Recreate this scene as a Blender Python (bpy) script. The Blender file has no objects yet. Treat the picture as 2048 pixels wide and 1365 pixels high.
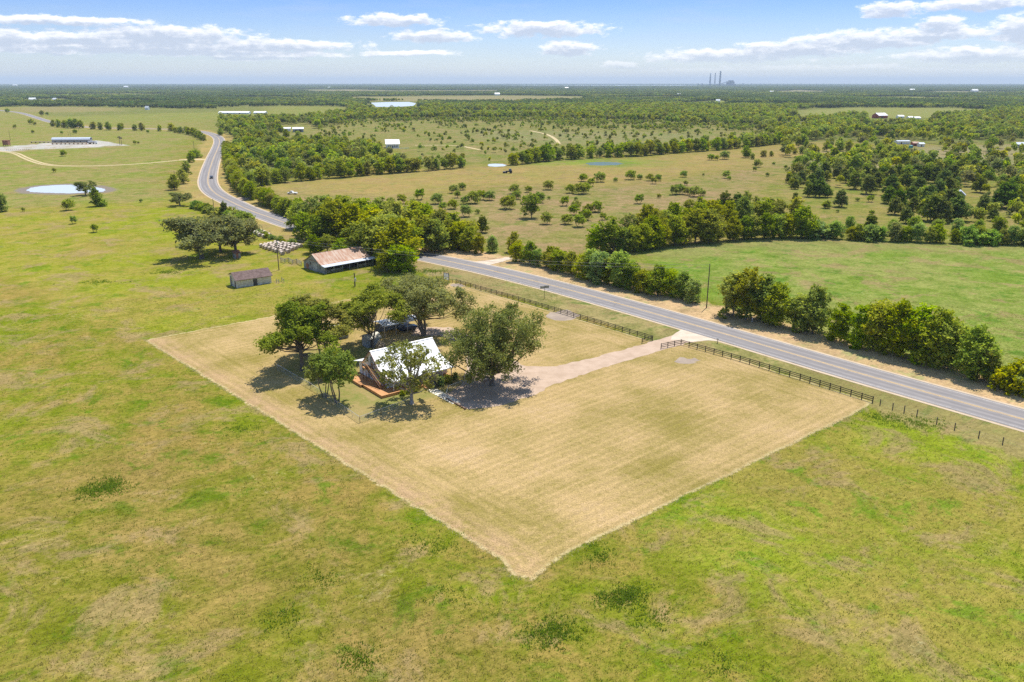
import bpy, math, random
import numpy as np
from mathutils import Vector, Matrix
R = math.radians
rnd = random.Random(7)
sc = bpy.context.scene
COL = sc.collection

# ------------------------------------------------------------------ camera
F, H, YH = 1593.0, 60.0, 165.0            # focal length in photo pixels, drone height, horizon row
PITCH = math.atan((682.5 - YH) / F)
CP, SP = math.cos(PITCH), math.sin(PITCH)
cam_d = bpy.data.cameras.new('camera'); cam = bpy.data.objects.new('camera', cam_d); COL.objects.link(cam)
cam_d.sensor_width = 36; cam_d.lens = F / 2048 * 36; cam_d.clip_start = 0.5; cam_d.clip_end = 200000
cam.location = (0, 0, H); cam.rotation_euler = (R(90) - PITCH, 0, 0)
sc.camera = cam

# ------------------------------------------------------------------ sky, sun, exposure
SUN_EL, SUN_AZ = 67.0, 28.0                # azimuth from +Y towards +X
SUN_S, SKY_S, EXPO, HAZE = 5.0, 0.13, 0.50, 5.0e-5
world = bpy.data.worlds.new('World'); sc.world = world; world.use_nodes = True
NT = world.node_tree; NT.nodes.clear()
class NG:
    """tiny helper to write node graphs"""
    def __init__(s, nt): s.nt = nt
    def n(s, t, **kw):
        nd = s.nt.nodes.new(t)
        ins = kw.pop('ins', {})
        for k, v in kw.items(): setattr(nd, k, v)
        for k, v in ins.items():
            if isinstance(v, bpy.types.NodeSocket): s.nt.links.new(v, nd.inputs[k])
            else: nd.inputs[k].default_value = v
        return nd
    def m(s, op, a, b=0.0, c=None, clamp=False):
        ins = {0: a, 1: b}
        if c is not None: ins[2] = c
        return s.n('ShaderNodeMath', operation=op, use_clamp=clamp, ins=ins).outputs[0]
    def v(s, op, a, b=None, c=None):
        ins = {0: a}
        if b is not None: ins[1] = b
        if c is not None: ins[2] = c
        nd = s.n('ShaderNodeVectorMath', operation=op, ins=ins)
        return nd.outputs['Value'] if op in ('LENGTH', 'DOT_PRODUCT', 'DISTANCE') else nd.outputs[0]
    def mix(s, f, a, b, blend='MIX'):
        nd = s.nt.nodes.new('ShaderNodeMix'); nd.data_type = 'RGBA'; nd.blend_type = blend
        for i, v in ((0, f), (6, a), (7, b)):
            if isinstance(v, bpy.types.NodeSocket): s.nt.links.new(v, nd.inputs[i])
            elif i and len(v) == 3: nd.inputs[i].default_value = (*v, 1)
            else: nd.inputs[i].default_value = v
        return nd.outputs[2]
    def ss(s, x, lo, hi):
        nd = s.n('ShaderNodeMapRange', interpolation_type='SMOOTHSTEP', ins={0: x, 1: lo, 2: hi, 3: 0.0, 4: 1.0})
        return nd.outputs[0]
    def noise(s, vec, scale, detail=3.0, rough=0.55, dist=0.0):
        nd = s.n('ShaderNodeTexNoise', ins={'Vector': vec, 'Scale': scale, 'Detail': detail, 'Roughness': rough, 'Distortion': dist})
        return nd.outputs['Fac']
    def lk(s, a, b): s.nt.links.new(a, b)
g = NG(NT)
sky = g.n('ShaderNodeTexSky', sky_type='NISHITA', sun_disc=False, sun_elevation=R(SUN_EL), sun_rotation=R(SUN_AZ),
          altitude=300.0, air_density=1.0, dust_density=0.25, ozone_density=2.5)
tc = g.n('ShaderNodeTexCoord').outputs['Generated']
sp = g.n('ShaderNodeSeparateXYZ', ins={0: tc})
az = g.m('MULTIPLY', g.m('ARCTAN2', sp.outputs[0], sp.outputs[1]), 57.2958)
el = g.m('MULTIPLY', g.m('ARCSINE', sp.outputs[2]), 57.2958)
uv = g.n('ShaderNodeCombineXYZ', ins={0: az, 1: el}).outputs[0]
# the clouds of the day: (azimuth, elevation, half width, half height) in degrees, read off the photograph's pixels
CL = [(95, 41, 200, 9), (10, 74, 60, 16), (330, 72, 175, 20), (150, 76, 150, 12), (290, 93, 400, 13), (560, 90, 170, 11), (90, 101, 130, 7), (480, 108, 260, 7), (500, 118, 110, 5),
      (400, 152, 150, 7), (790, 42, 105, 14), (865, 73, 90, 13), (1085, 59, 140, 17), (1137, 97, 62, 16), (820, 106, 120, 6),
      (1460, 112, 170, 15), (1600, 97, 130, 17), (1740, 82, 140, 20), (1880, 68, 110, 13), (1785, 20, 62, 17), (1880, 50, 38, 17),
      (1950, 8, 100, 13), (2045, 60, 55, 30), (1960, 112, 150, 16), (1750, 135, 60, 8), (1240, 130, 45, 9), (1560, 140, 260, 9),
      (1950, 145, 200, 8)]
warp = g.n('ShaderNodeTexNoise', ins={'Vector': g.v('MULTIPLY', uv, (0.35, 1.1, 1.0)), 'Scale': 1.6, 'Detail': 6.0, 'Roughness': 0.65})
wv = g.v('MULTIPLY', g.v('SUBTRACT', warp.outputs['Color'], (0.5, 0.5, 0.5)), (2.6, 0.5, 0.0))
uvw = g.v('ADD', uv, wv)
def cloud_field(vec):
    best = None
    for cx, cy, rx, ry in CL:
        a = (cx - 1024) / F; b = -(cy - 682.5) / F
        d = Vector((a, CP + b * SP, -SP + b * CP)).normalized()
        A, E = math.degrees(math.atan2(d.x, d.y)), math.degrees(math.asin(d.z))
        ru, rv = rx / 27.0 * 1.1, ry / 27.0 * 1.1
        l = g.v('LENGTH', g.v('MULTIPLY_ADD', vec, (1 / ru, 1 / rv, 0), (-A / ru, -E / rv, 0)))
        best = l if best is None else g.m('MINIMUM', best, l)
    return g.m('SUBTRACT', 1.0, best)
nz = g.noise(g.v('MULTIPLY', uv, (0.9, 2.4, 1.0)), 1.0, 8.0, 0.66)
f0 = g.m('ADD', cloud_field(uvw), g.m('MULTIPLY', g.m('SUBTRACT', nz, 0.5), 1.7))
nz2 = g.noise(g.v('MULTIPLY_ADD', uv, (0.9, 2.4, 1.0), (0.0, 0.67, 0.0)), 1.0, 6.0, 0.66)
f1 = g.m('ADD', cloud_field(g.v('ADD', uvw, (0.0, 0.28, 0.0))), g.m('MULTIPLY', g.m('SUBTRACT', nz2, 0.5), 1.7))
dens = g.m('MULTIPLY', g.ss(f0, 0.1, 0.5), g.ss(el, 0.3, 2.0))
shade = g.ss(f1, -0.05, 0.8)              # deep in the cloud below its sunlit top: greyer
ccol = g.mix(shade, (7.4, 7.2, 7.1), (3.5, 3.85, 4.6))
up = g.ss(el, 0.0, 9.0)
blue = g.mix(up, (0.63, 0.66, 0.80), (0.17, 0.35, 0.78))
blue = g.mix(g.ss(el, 9.0, 20.0), blue, (1.0, 1.0, 1.0))
skyc = g.mix(1.0, sky.outputs[0], blue, 'MULTIPLY')
thin = g.m('MULTIPLY', g.ss(g.noise(g.v('MULTIPLY', uv, (0.12, 0.8, 1.0)), 1.0, 5.0, 0.6), 0.45, 0.8), 0.35)
skyc = g.mix(thin, skyc, (3.3, 3.9, 4.8))
cmix = g.mix(g.m('MULTIPLY', dens, 0.82), skyc, ccol)
bg = g.n('ShaderNodeBackground', ins={'Color': cmix, 'Strength': SKY_S})
out = g.n('ShaderNodeOutputWorld'); g.lk(bg.outputs[0], out.inputs[0])
sd_ = bpy.data.lights.new('sun', 'SUN'); sd_.energy = SUN_S; sd_.angle = R(0.5); sd_.color = (1.0, 0.955, 0.88)
sun = bpy.data.objects.new('sun', sd_); COL.objects.link(sun)
tosun = Vector((math.sin(R(SUN_AZ)) * math.cos(R(SUN_EL)), math.cos(R(SUN_AZ)) * math.cos(R(SUN_EL)), math.sin(R(SUN_EL))))
sun.rotation_euler = tosun.to_track_quat('Z', 'Y').to_euler(); sun.location = (0, 0, 300)
vs = sc.view_settings; vs.view_transform = 'Standard'; vs.look = 'None'; vs.exposure = EXPO; vs.gamma = 1.0; vs.use_curve_mapping = False
sc.cycles.use_denoising = False; sc.cycles.use_adaptive_sampling = False; sc.cycles.sample_clamp_indirect = 4.0
sc.cycles.max_bounces = 6; sc.cycles.volume_bounces = 0; sc.cycles.transparent_max_bounces = 12
sc.cycles.diffuse_bounces = 3; sc.cycles.caustics_reflective = False; sc.cycles.caustics_refractive = False

# ------------------------------------------------------------------ helpers
def at(px, py, z=0.0):
    """where the ray of a photo pixel meets the height z"""
    a = (px - 1024) / F; b = -(py - 682.5) / F
    d = (a, CP + b * SP, -SP + b * CP); t = (H - z) / -d[2]
    return Vector((d[0] * t, d[1] * t, z))
def poly(pts): return [tuple(at(x, y)[:2]) for x, y in pts]
def mat(name, fn, vol=False):
    m = bpy.data.materials.new(name); m.use_nodes = True; m.node_tree.nodes.clear()
    fn(NG(m.node_tree)); return m
def surf(g, sh): o = g.n('ShaderNodeOutputMaterial'); g.lk(sh, o.inputs[0])
def pbr(g, col, rough=0.7, bump=None, metal=0.0, spec=0.4, dist=0.05):
    b = g.n('ShaderNodeBsdfPrincipled', ins={'Roughness': rough, 'Metallic': metal, 'Specular IOR Level': spec})
    if isinstance(col, bpy.types.NodeSocket): g.lk(col, b.inputs['Base Color'])
    else: b.inputs['Base Color'].default_value = (*col, 1)
    if bump is not None:
        bm = g.n('ShaderNodeBump', ins={'Strength': 1.0, 'Distance': dist, 'Height': bump}); g.lk(bm.outputs[0], b.inputs['Normal'])
    surf(g, b.outputs[0])
def obc(g): return g.n('ShaderNodeTexCoord').outputs['Object']
def geo(g): return g.n('ShaderNodeNewGeometry').outputs['Position']
def simple(name, ca, cb, scale=3.0, rough=0.7, metal=0.0, st=(1, 1, 1)):
    def f(g):
        v = g.v('MULTIPLY', obc(g), st)
        n = g.noise(v, scale, 4.0)
        pbr(g, g.mix(g.ss(n, 0.35, 0.65), ca, cb), rough, None, metal)
    return mat(name, f)
def tag(o, label=None, cat=None, group=None, kind=None):
    if label: o['label'] = label
    if cat: o['category'] = cat
    if group: o['group'] = group
    if kind: o['kind'] = kind
    return o
def thing(name, label, cat, loc=(0, 0, 0), rz=0.0, group=None):
    o = bpy.data.objects.new(name, None); COL.objects.link(o); o.empty_display_size = 0.5
    o.location = loc; o.rotation_euler = (0, 0, rz)
    return tag(o, label, cat, group)
class MB:
    def __init__(s): s.v = []; s.f = []
    def box(s, x0, x1, y0, y1, z0, z1):
        b = len(s.v); s.v += [(x, y, z) for z in (z0, z1) for y in (y0, y1) for x in (x0, x1)]
        s.f += [(b, b+2, b+3, b+1), (b+4, b+5, b+7, b+6), (b, b+1, b+5, b+4), (b+2, b+6, b+7, b+3), (b, b+4, b+6, b+2), (b+1, b+3, b+7, b+5)]; return s
    def bar(s, p, q, w, h=None):
        """square bar from p to q"""
        p, q = Vector(p), Vector(q); d = (q - p).normalized(); h = h or w
        u = d.cross(Vector((0, 0, 1)));
        if u.length < 1e-3: u = Vector((1, 0, 0))
        u.normalize(); n = u.cross(d); b = len(s.v)
        for c in (p, q):
            for a, e in ((-1, -1), (1, -1), (1, 1), (-1, 1)): s.v.append(tuple(c + u * a * w / 2 + n * e * h / 2))
        s.f += [(b, b+1, b+2, b+3), (b+7, b+6, b+5, b+4)] + [(b+i, b+4+i, b+4+(i+1) % 4, b+(i+1) % 4) for i in range(4)]; return s
    def tube(s, pts, rad, n=6, cap=True):
        pts = [Vector(p) for p in pts]; b0 = len(s.v); k = len(pts)
        for i, p in enumerate(pts):
            d = (pts[min(i+1, k-1)] - pts[max(i-1, 0)]); d.normalize()
            u = d.cross(Vector((0.13, 0.97, 0.2))); u.normalize(); w = d.cross(u)
            r = rad[i] if hasattr(rad, '__len__') else rad
            for j in range(n):
                a = 2 * math.pi * j / n; s.v.append(tuple(p + u * math.cos(a) * r + w * math.sin(a) * r))
        for i in range(k-1):
            for j in range(n):
                a, b = b0+i*n+j, b0+i*n+(j+1) % n; s.f.append((a, b, b+n, a+n))
        if cap: s.f.append(tuple(b0+j for j in range(n))[::-1]); s.f.append(tuple(b0+(k-1)*n+j for j in range(n)))
        return s
    def prism(s, prof, x0, x1):
        """profile [(y,z)] swept along x"""
        b = len(s.v); n = len(prof)
        s.v += [(x0, y, z) for y, z in prof] + [(x1, y, z) for y, z in prof]
        s.f += [tuple(b+i for i in range(n))[::-1], tuple(b+n+i for i in range(n))] + [(b+i, b+(i+1) % n, b+n+(i+1) % n, b+n+i) for i in range(n)]; return s
    def poly(s, pts): b = len(s.v); s.v += [tuple(p) for p in pts]; s.f.append(tuple(range(b, b+len(pts)))); return s
    def mesh(s, name, m):
        me = bpy.data.meshes.new(name); me.from_pydata(s.v, [], s.f); me.update()
        if m: me.materials.append(m)
        return me
    def build(s, name, m, parent=None, label=None):
        o = bpy.data.objects.new(name, s.mesh(name, m)); COL.objects.link(o)
        if parent: o.parent = parent
        if label: o['label'] = label
        return o
def copy_tree(o, parent=None):
    c = o.copy(); COL.objects.link(c)
    if parent is not None: c.parent = parent
    for ch in o.children: copy_tree(ch, c)
    return c
ORD = ('first second third fourth fifth sixth seventh eighth ninth tenth eleventh twelfth thirteenth fourteenth fifteenth sixteenth seventeenth '
       'eighteenth nineteenth').split()
def ordn(i):
    if i < 19: return ORD[i]
    i += 1; t = ('twenty', 'thirty', 'forty', 'fifty', 'sixty', 'seventy', 'eighty', 'ninety')[i // 10 - 2]
    if i % 10 == 0: return t[:-1] + 'ieth'
    return t + '-' + ORD[i % 10 - 1]
def nparr(me_name, V, Fq, k):
    """fast mesh: V (n,3), faces all with k corners"""
    me = bpy.data.meshes.new(me_name); nv, nf = len(V), len(Fq)
    me.vertices.add(nv); me.vertices.foreach_set('co', np.asarray(V, np.float32).ravel())
    me.loops.add(nf * k); me.loops.foreach_set('vertex_index', np.asarray(Fq, np.int32).ravel())
    me.polygons.add(nf); me.polygons.foreach_set('loop_start', np.arange(0, nf * k, k, dtype=np.int32))
    me.polygons.foreach_set('loop_total', np.full(nf, k, np.int32))
    me.update(calc_edges=True); return me
def fattr(me, name, vals, dom='POINT'):
    a = me.attributes.new(name, 'FLOAT', dom); a.data.foreach_set('value', np.asarray(vals, np.float32))
def cattr(me, name, rgb):
    a = me.attributes.new(name, 'FLOAT_COLOR', 'POINT'); c = np.ones((len(rgb), 4), np.float32); c[:, :3] = rgb; a.data.foreach_set('color', c.ravel())
def inpoly(P, pts):
    x, y = P[:, 0], P[:, 1]; r = np.zeros(len(P), bool); n = len(pts)
    for i in range(n):
        x1, y1 = pts[i]; x2, y2 = pts[(i+1) % n]
        if y1 == y2: continue
        c = ((y1 > y) != (y2 > y)) & (x < (x2-x1) * (y-y1) / (y2-y1) + x1); r ^= c
    return r
def linedist(P, pts, closed=False):
    d = np.full(len(P), 1e9); n = len(pts)
    for i in range(n if closed else n-1):
        a = np.array(pts[i]); b = np.array(pts[(i+1) % n]); ab = b-a
        t = np.clip(((P-a) @ ab) / max(ab @ ab, 1e-9), 0, 1); d = np.minimum(d, np.hypot(*(P - a - t[:, None] * ab).T))
    return d
def sdist(P, pts): return np.where(inpoly(P, pts), 1, -1) * linedist(P, pts, True)
def wob(P, s, seed=0):
    """smooth noise about -1..1 of wavelength s"""
    r = np.random.RandomState(seed); o = np.zeros(len(P))
    for k in range(7):
        a = r.rand() * 6.28; w = 6.28 / (s * (0.5 + r.rand())); o += np.sin(P[:, 0] * np.cos(a) * w + P[:, 1] * np.sin(a) * w + r.rand() * 6.28)
    return o / 3.0
def catmull(pts, step):
    P = [np.array(p, float) for p in pts]; P = [2*P[0]-P[1]] + P + [2*P[-1]-P[-2]]; o = []
    for i in range(1, len(P)-2):
        n = max(2, int(np.linalg.norm(P[i+1]-P[i]) / step))
        for k in range(n):
            t = k / n
            o.append(0.5 * ((2*P[i]) + (-P[i-1]+P[i+1])*t + (2*P[i-1]-5*P[i]+4*P[i+1]-P[i+2])*t*t + (-P[i-1]+3*P[i]-3*P[i+1]+P[i+2])*t**3))
    o.append(P[-2]); return np.array(o)

# ------------------------------------------------------------------ plan of the place (photo pixels dropped on the ground)
ROAD_PX = [(2300, 911), (2048, 840), (1716, 746.5), (1420, 660), (1259, 614), (1113, 574), (966, 538), (832, 510), (700, 480), (640, 465), (585.5, 451), (546, 437.6), (497.7, 420.5),
           (461, 403.4), (436.6, 391), (422, 379), (416, 366), (416.5, 353), (420.5, 336), (427.5, 316), (436, 296), (439, 284), (435, 275), (422, 268.5),
           (404, 264), (380, 261), (340, 259), (293, 258), (230, 257), (171, 254.5), (130, 249), (100, 244), (71, 235), (44, 227), (15, 223), (-60, 216), (-200, 208)]
ROAD = catmull([at(*p)[:2] for p in ROAD_PX], 6.0)
LOT = poly([(290, 680), (690, 928), (1000, 1118), (1022, 1150), (1065, 1160), (1105, 1125), (1180, 1085), (1735, 815), (1745, 806), (1500, 727), (1382, 690), (1350, 684), (1305, 683), (1100, 622), (908, 566), (700, 598), (530, 636)])
DRIVE = poly([(1440, 679), (1385, 684), (1320, 702), (1200, 738), (1100, 772), (1070, 790), (1000, 812), (935, 820), (885, 792), (925, 770), (935, 735), (930, 690), (880, 672), (820, 672), (830, 655),
              (900, 655), (960, 682), (1005, 712), (1050, 733), (1110, 733), (1190, 715), (1270, 693), (1345, 671), (1362, 662), (1378, 655)])
POND_L = [(x, y) for x, y in poly([(52, 381), (62, 376), (85, 372.5), (115, 370.5), (145, 370), (180, 373), (205, 377), (213, 381), (206, 384), (185, 385), (140, 387.5), (90, 386), (60, 384.5)])]
POND_G = poly([(1170, 327), (1185, 324.8), (1210, 324.3), (1235, 325.5), (1247, 328), (1235, 330.3), (1205, 331.6), (1180, 330.6)])
POND_S = poly([(975, 331), (978, 328.5), (990, 327.8), (1005, 328.5), (1014, 331), (1008, 333), (990, 334), (978, 333)])
POND_F = poly([(740, 206), (775, 204.6), (818, 204.4), (832, 207), (828, 212), (790, 214.5), (752, 214), (748, 210)])
LAKE = poly([(960, 171.6), (1040, 170.9), (1200, 170.6), (1360, 170.7), (1440, 171.4), (1410, 172.6), (1300, 172.9), (1150, 172.7), (1010, 172.3)])
YG, OL, TN = (.170, .208, .010), (.27, .195, .05), (.34, .245, .11)
ZONES = [  # (pixel polygon, colour a, colour b)  later ones lie over earlier ones
    ([(-900, 186), (3200, 186), (3200, 168.5), (-900, 168.5)], (.10, .13, .045), (.18, .18, .07)),
    ([(-900, 262), (3200, 300), (3200, 186), (-900, 186)], (.15, .18, .035), (.20, .20, .06)),
    ([(830, 235), (1120, 235), (1500, 252), (1560, 285), (1250, 312), (1000, 330), (820, 345), (790, 300), (620, 296), (540, 250)], (.18, .205, .04), (.27, .22, .08)),
    ([(-600, 222), (60, 214), (235, 216), (235, 223), (70, 226), (120, 234), (540, 222), (545, 213), (690, 214), (700, 228), (440, 238), (440, 262), (400, 270), (340, 335), (360, 410), (-900, 445)], (.21, .235, .04), (.27, .225, .075)),
    ([(20, 216), (100, 214), (230, 216), (230, 223), (40, 226)], (.28, .22, .09), (.24, .22, .08)),
    ([(120, 234), (300, 228), (545, 222), (545, 214), (692, 214), (695, 228), (560, 234), (400, 240), (150, 248)], (.25, .25, .055), (.2, .22, .05)),
    ([(430, 300), (560, 288), (700, 345), (500, 372), (470, 340)], (.13, .17, .035), (.18, .18, .06)),
    ([(-900, 445), (0, 420), (300, 404), (385, 398), (470, 450), (640, 520), (700, 600), (530, 636), (290, 680), (0, 560)], (.235, .255, .018), (.29, .235, .05)),
    ([(505, 375), (840, 340), (940, 334), (1270, 318), (1560, 290), (1660, 284), (1700, 300), (1560, 330), (1420, 345), (1250, 372), (960, 372), (850, 400), (850, 440), (640, 450), (560, 420)], (.37, .255, .09), (.29, .24, .065)),
    ([(520, 380), (760, 392), (850, 402), (1000, 372), (1250, 372), (1480, 340), (1700, 305), (1760, 330), (1560, 400), (1250, 500), (1000, 510), (830, 440), (600, 420)], (.22, .215, .05), (.33, .225, .11)),
    ([(1700, 300), (3000, 270), (3000, 330), (2048, 350), (1750, 345), (1560, 330)], (.22, .23, .07), (.30, .25, .13)),
    ([(1660, 305), (1900, 292), (3000, 282), (3000, 312), (2048, 318)], (.33, .26, .14), (.26, .24, .1)),
    ([(1560, 340), (1750, 345), (3000, 330), (3000, 480), (1500, 500), (1300, 500)], (.20, .215, .04), (.28, .225, .065)),
    ([(1270, 518), (1330, 500), (1480, 489), (1640, 487), (3000, 505), (3200, 900), (2048, 790), (1900, 745), (1660, 680), (1420, 610), (1300, 560)], (.17, .245, .03), (.26, .27, .07)),
    ([(1290, 508), (1480, 484), (3000, 500), (3000, 520), (2048, 500), (1500, 497), (1330, 520)], (.27, .24, .08), (.24, .25, .07)),
    ([(1400, 930), (1760, 830), (2048, 890), (2700, 1100), (3000, 1365), (2600, 2000), (1900, 1500), (1500, 1180), (1250, 1070)], (.225, .27, .018), (.27, .225, .045)),
    ([(-300, 1000), (300, 900), (700, 1050), (900, 1200), (1100, 1365), (900, 1700), (-300, 1700)], (.165, .18, .012), (.26, .19, .052)),
    ([(1160, 329), (1080, 331), (1075, 327), (1130, 322), (1180, 319), (1300, 322), (1310, 329), (1250, 333), (1200, 334)], (.22, .30, .03), (.14, .2, .04)),
    ([(905, 225), (1080, 224), (1090, 231), (900, 231)], (.22, .24, .07), (.25, .22, .08)),
    ([(690, 195), (1000, 192), (1170, 194), (1175, 202), (990, 204), (700, 202)], (.30, .23, .12), (.26, .25, .09)),
    ([(600, 182), (700, 180), (790, 182), (1000, 181), (1000, 185), (800, 186), (600, 185)], (.32, .25, .15), (.25, .22, .11)),
    ([(1590, 222), (1700, 216), (1900, 217), (1990, 222), (1985, 233), (1800, 237), (1600, 238)], (.24, .27, .06), (.27, .25, .08)),
    ([(1375, 206), (1430, 202), (1480, 203), (1450, 209), (1380, 211)], (.26, .28, .05), (.22, .24, .05)),
    ([(1540, 183), (1600, 181), (1660, 183), (1650, 187), (1560, 187)], (.34, .28, .18), (.28, .25, .12)),
    ([(1720, 186), (1900, 183), (2048, 184), (2048, 187), (1900, 188)], (.32, .28, .17), (.25, .24, .1)),
    ([(0, 203), (250, 201), (330, 203), (200, 206), (0, 206)], (.28, .26, .11), (.22, .22, .08)),
    ([(1580, 238), (1670, 239), (1660, 243), (1570, 243)], (.30, .26, .14), (.25, .24, .1)),
    ([(60, 190), (260, 188), (420, 191), (300, 194), (80, 194)], (.25, .25, .08), (.22, .21, .07)), ([(420, 196), (560, 194), (640, 198), (520, 201)], (.2, .23, .05), (.22, .21, .07)),
    ([(1180, 196), (1320, 194), (1400, 197), (1260, 200)], (.25, .26, .07), (.22, .21, .07)), ([(1650, 197), (1800, 194), (1990, 198), (1820, 202)], (.24, .27, .06), (.24, .23, .08)), ([(940, 175.5), (1200, 174.8), (1250, 176.5), (980, 177)], (.3, .26, .14), (.24, .22, .08)),
    ([(100, 176), (330, 175), (360, 177), (120, 177.6)], (.3, .26, .14), (.24, .22, .08)), ([(940, 262), (1130, 262), (1400, 268), (1440, 280), (1200, 292), (960, 280)], (.21, .22, .065), (.26, .23, .10)),
]
PADPX = [(-60, 300), (60, 290), (110, 284), (175, 283), (200, 282), (258, 291), (230, 293), (120, 297), (60, 300), (20, 304), (-60, 306)]
ZONES.append((PADPX, (.52, .48, .42), (.42, .38, .33)))

# ------------------------------------------------------------------ ground
def ground_mesh():
    rs = [3.0]
    while rs[-1] < 40000: rs.append(rs[-1] * (1.014 if 60 < rs[-1] < 1500 else 1.03))
    az = np.concatenate([np.arange(-40, 40, 0.3), np.arange(40, 320, 5.0)]); A = np.radians(az)
    r = np.array(rs); P = np.stack([np.outer(r, np.sin(A)), np.outer(r, np.cos(A))], -1).reshape(-1, 2)
    nr, na = len(r), len(A)
    i, j = np.meshgrid(np.arange(nr-1), np.arange(na), indexing='ij'); j2 = (j+1) % na
    Q = np.stack([i*na+j, i*na+j2, (i+1)*na+j2, (i+1)*na+j], -1).reshape(-1, 4)[:, ::-1]
    V = np.zeros((len(P)+1, 3)); V[:-1, :2] = P
    # gentle swells so that the plain is not a table
    dR = np.hypot(P[:, 0], P[:, 1])
    me = nparr('ground', np.vstack([V[:-1]]), Q, 4)
    dist = dR; wob_amp = np.clip(dist * 0.012, 0.6, 12)
    PW = P + np.stack([wob(P, 30, 1) * wob_amp, wob(P, 26, 2) * wob_amp], -1)
    ca = np.tile(np.array(YG), (len(P), 1)); cb = np.tile(np.array(OL), (len(P), 1))
    for pts, a, b in ZONES:
        if pts is PADPX: w = inpoly(P, poly(pts)).astype(float)
        else: w = np.clip(sdist(PW, poly(pts)) / np.clip(dist * 0.08, 4, 60) + 0.5, 0, 1)
        w = (w * w * (3 - 2 * w))[:, None]; ca = ca * (1 - w) + np.array(a) * w; cb = cb * (1 - w) + np.array(b) * w
    lot = sdist(P, LOT)
    rd = linedist(P, [tuple(p) for p in ROAD[::2]])
    # verges along the road
    east = inpoly(P, poly([(3000, 1115), (2048, 840), (1420, 660), (832, 510), (585, 451), (585, 380), (3000, 380)]))
    wob1 = wob(P, 9, 3)
    near = dR < 420
    vw = np.where(near & east, 20.0, np.where(near, 18.0, 17.0)) + wob1 * 1.2
    vg = (rd < vw) & (lot < 0) & (dR < 1400)
    tan_e, tan_e2 = (.60, .405, .215), (.46, .325, .155); grn, grn2 = (.22, .215, .06), (.34, .27, .11)
    k = vg & east; ca[k] = tan_e; cb[k] = tan_e2
    k = vg & ~east; ca[k] = grn; cb[k] = grn2
    k = vg & ~east & (P[:, 1] > 300); ca[k] = (.42, .30, .10); cb[k] = (.30, .25, .075)
    k = vg & ~east & (P[:, 0] > at(1640, 800).x) ; ca[k] = (.30, .245, .085); cb[k] = (.21, .19, .06)
    k = vg & ~east & inpoly(P, poly([(780, 480), (1010, 560), (1010, 600), (880, 560), (800, 540)])); ca[k] = (.36, .26, .115); cb[k] = (.28, .23, .09)
    far_v = (rd < vw) & (dR >= 400) & (dR < 1400); ca[far_v] = (.42, .29, .10); cb[far_v] = (.30, .25, .075)
    # lot: worn brown band on its long open side
    ll = linedist(P, poly([(290, 680), (1010, 1130)]))
    cattr(me, 'ca', ca); cattr(me, 'cb', cb); fattr(me, 'lot', np.clip(lot, -60, 60)); fattr(me, 'lotleft', np.clip(ll, 0, 60))
    yard = sdist(P, poly([(560, 742), (720, 846), (830, 806), (905, 790), (860, 700), (720, 690), (600, 700)]))
    fattr(me, 'yard', np.clip(yard, -20, 20))
    mud = linedist(P, POND_L, True); mud = np.where(inpoly(P, POND_L), 0, mud); fattr(me, 'mud', np.clip(mud, 0, 50))
    return me
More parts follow.
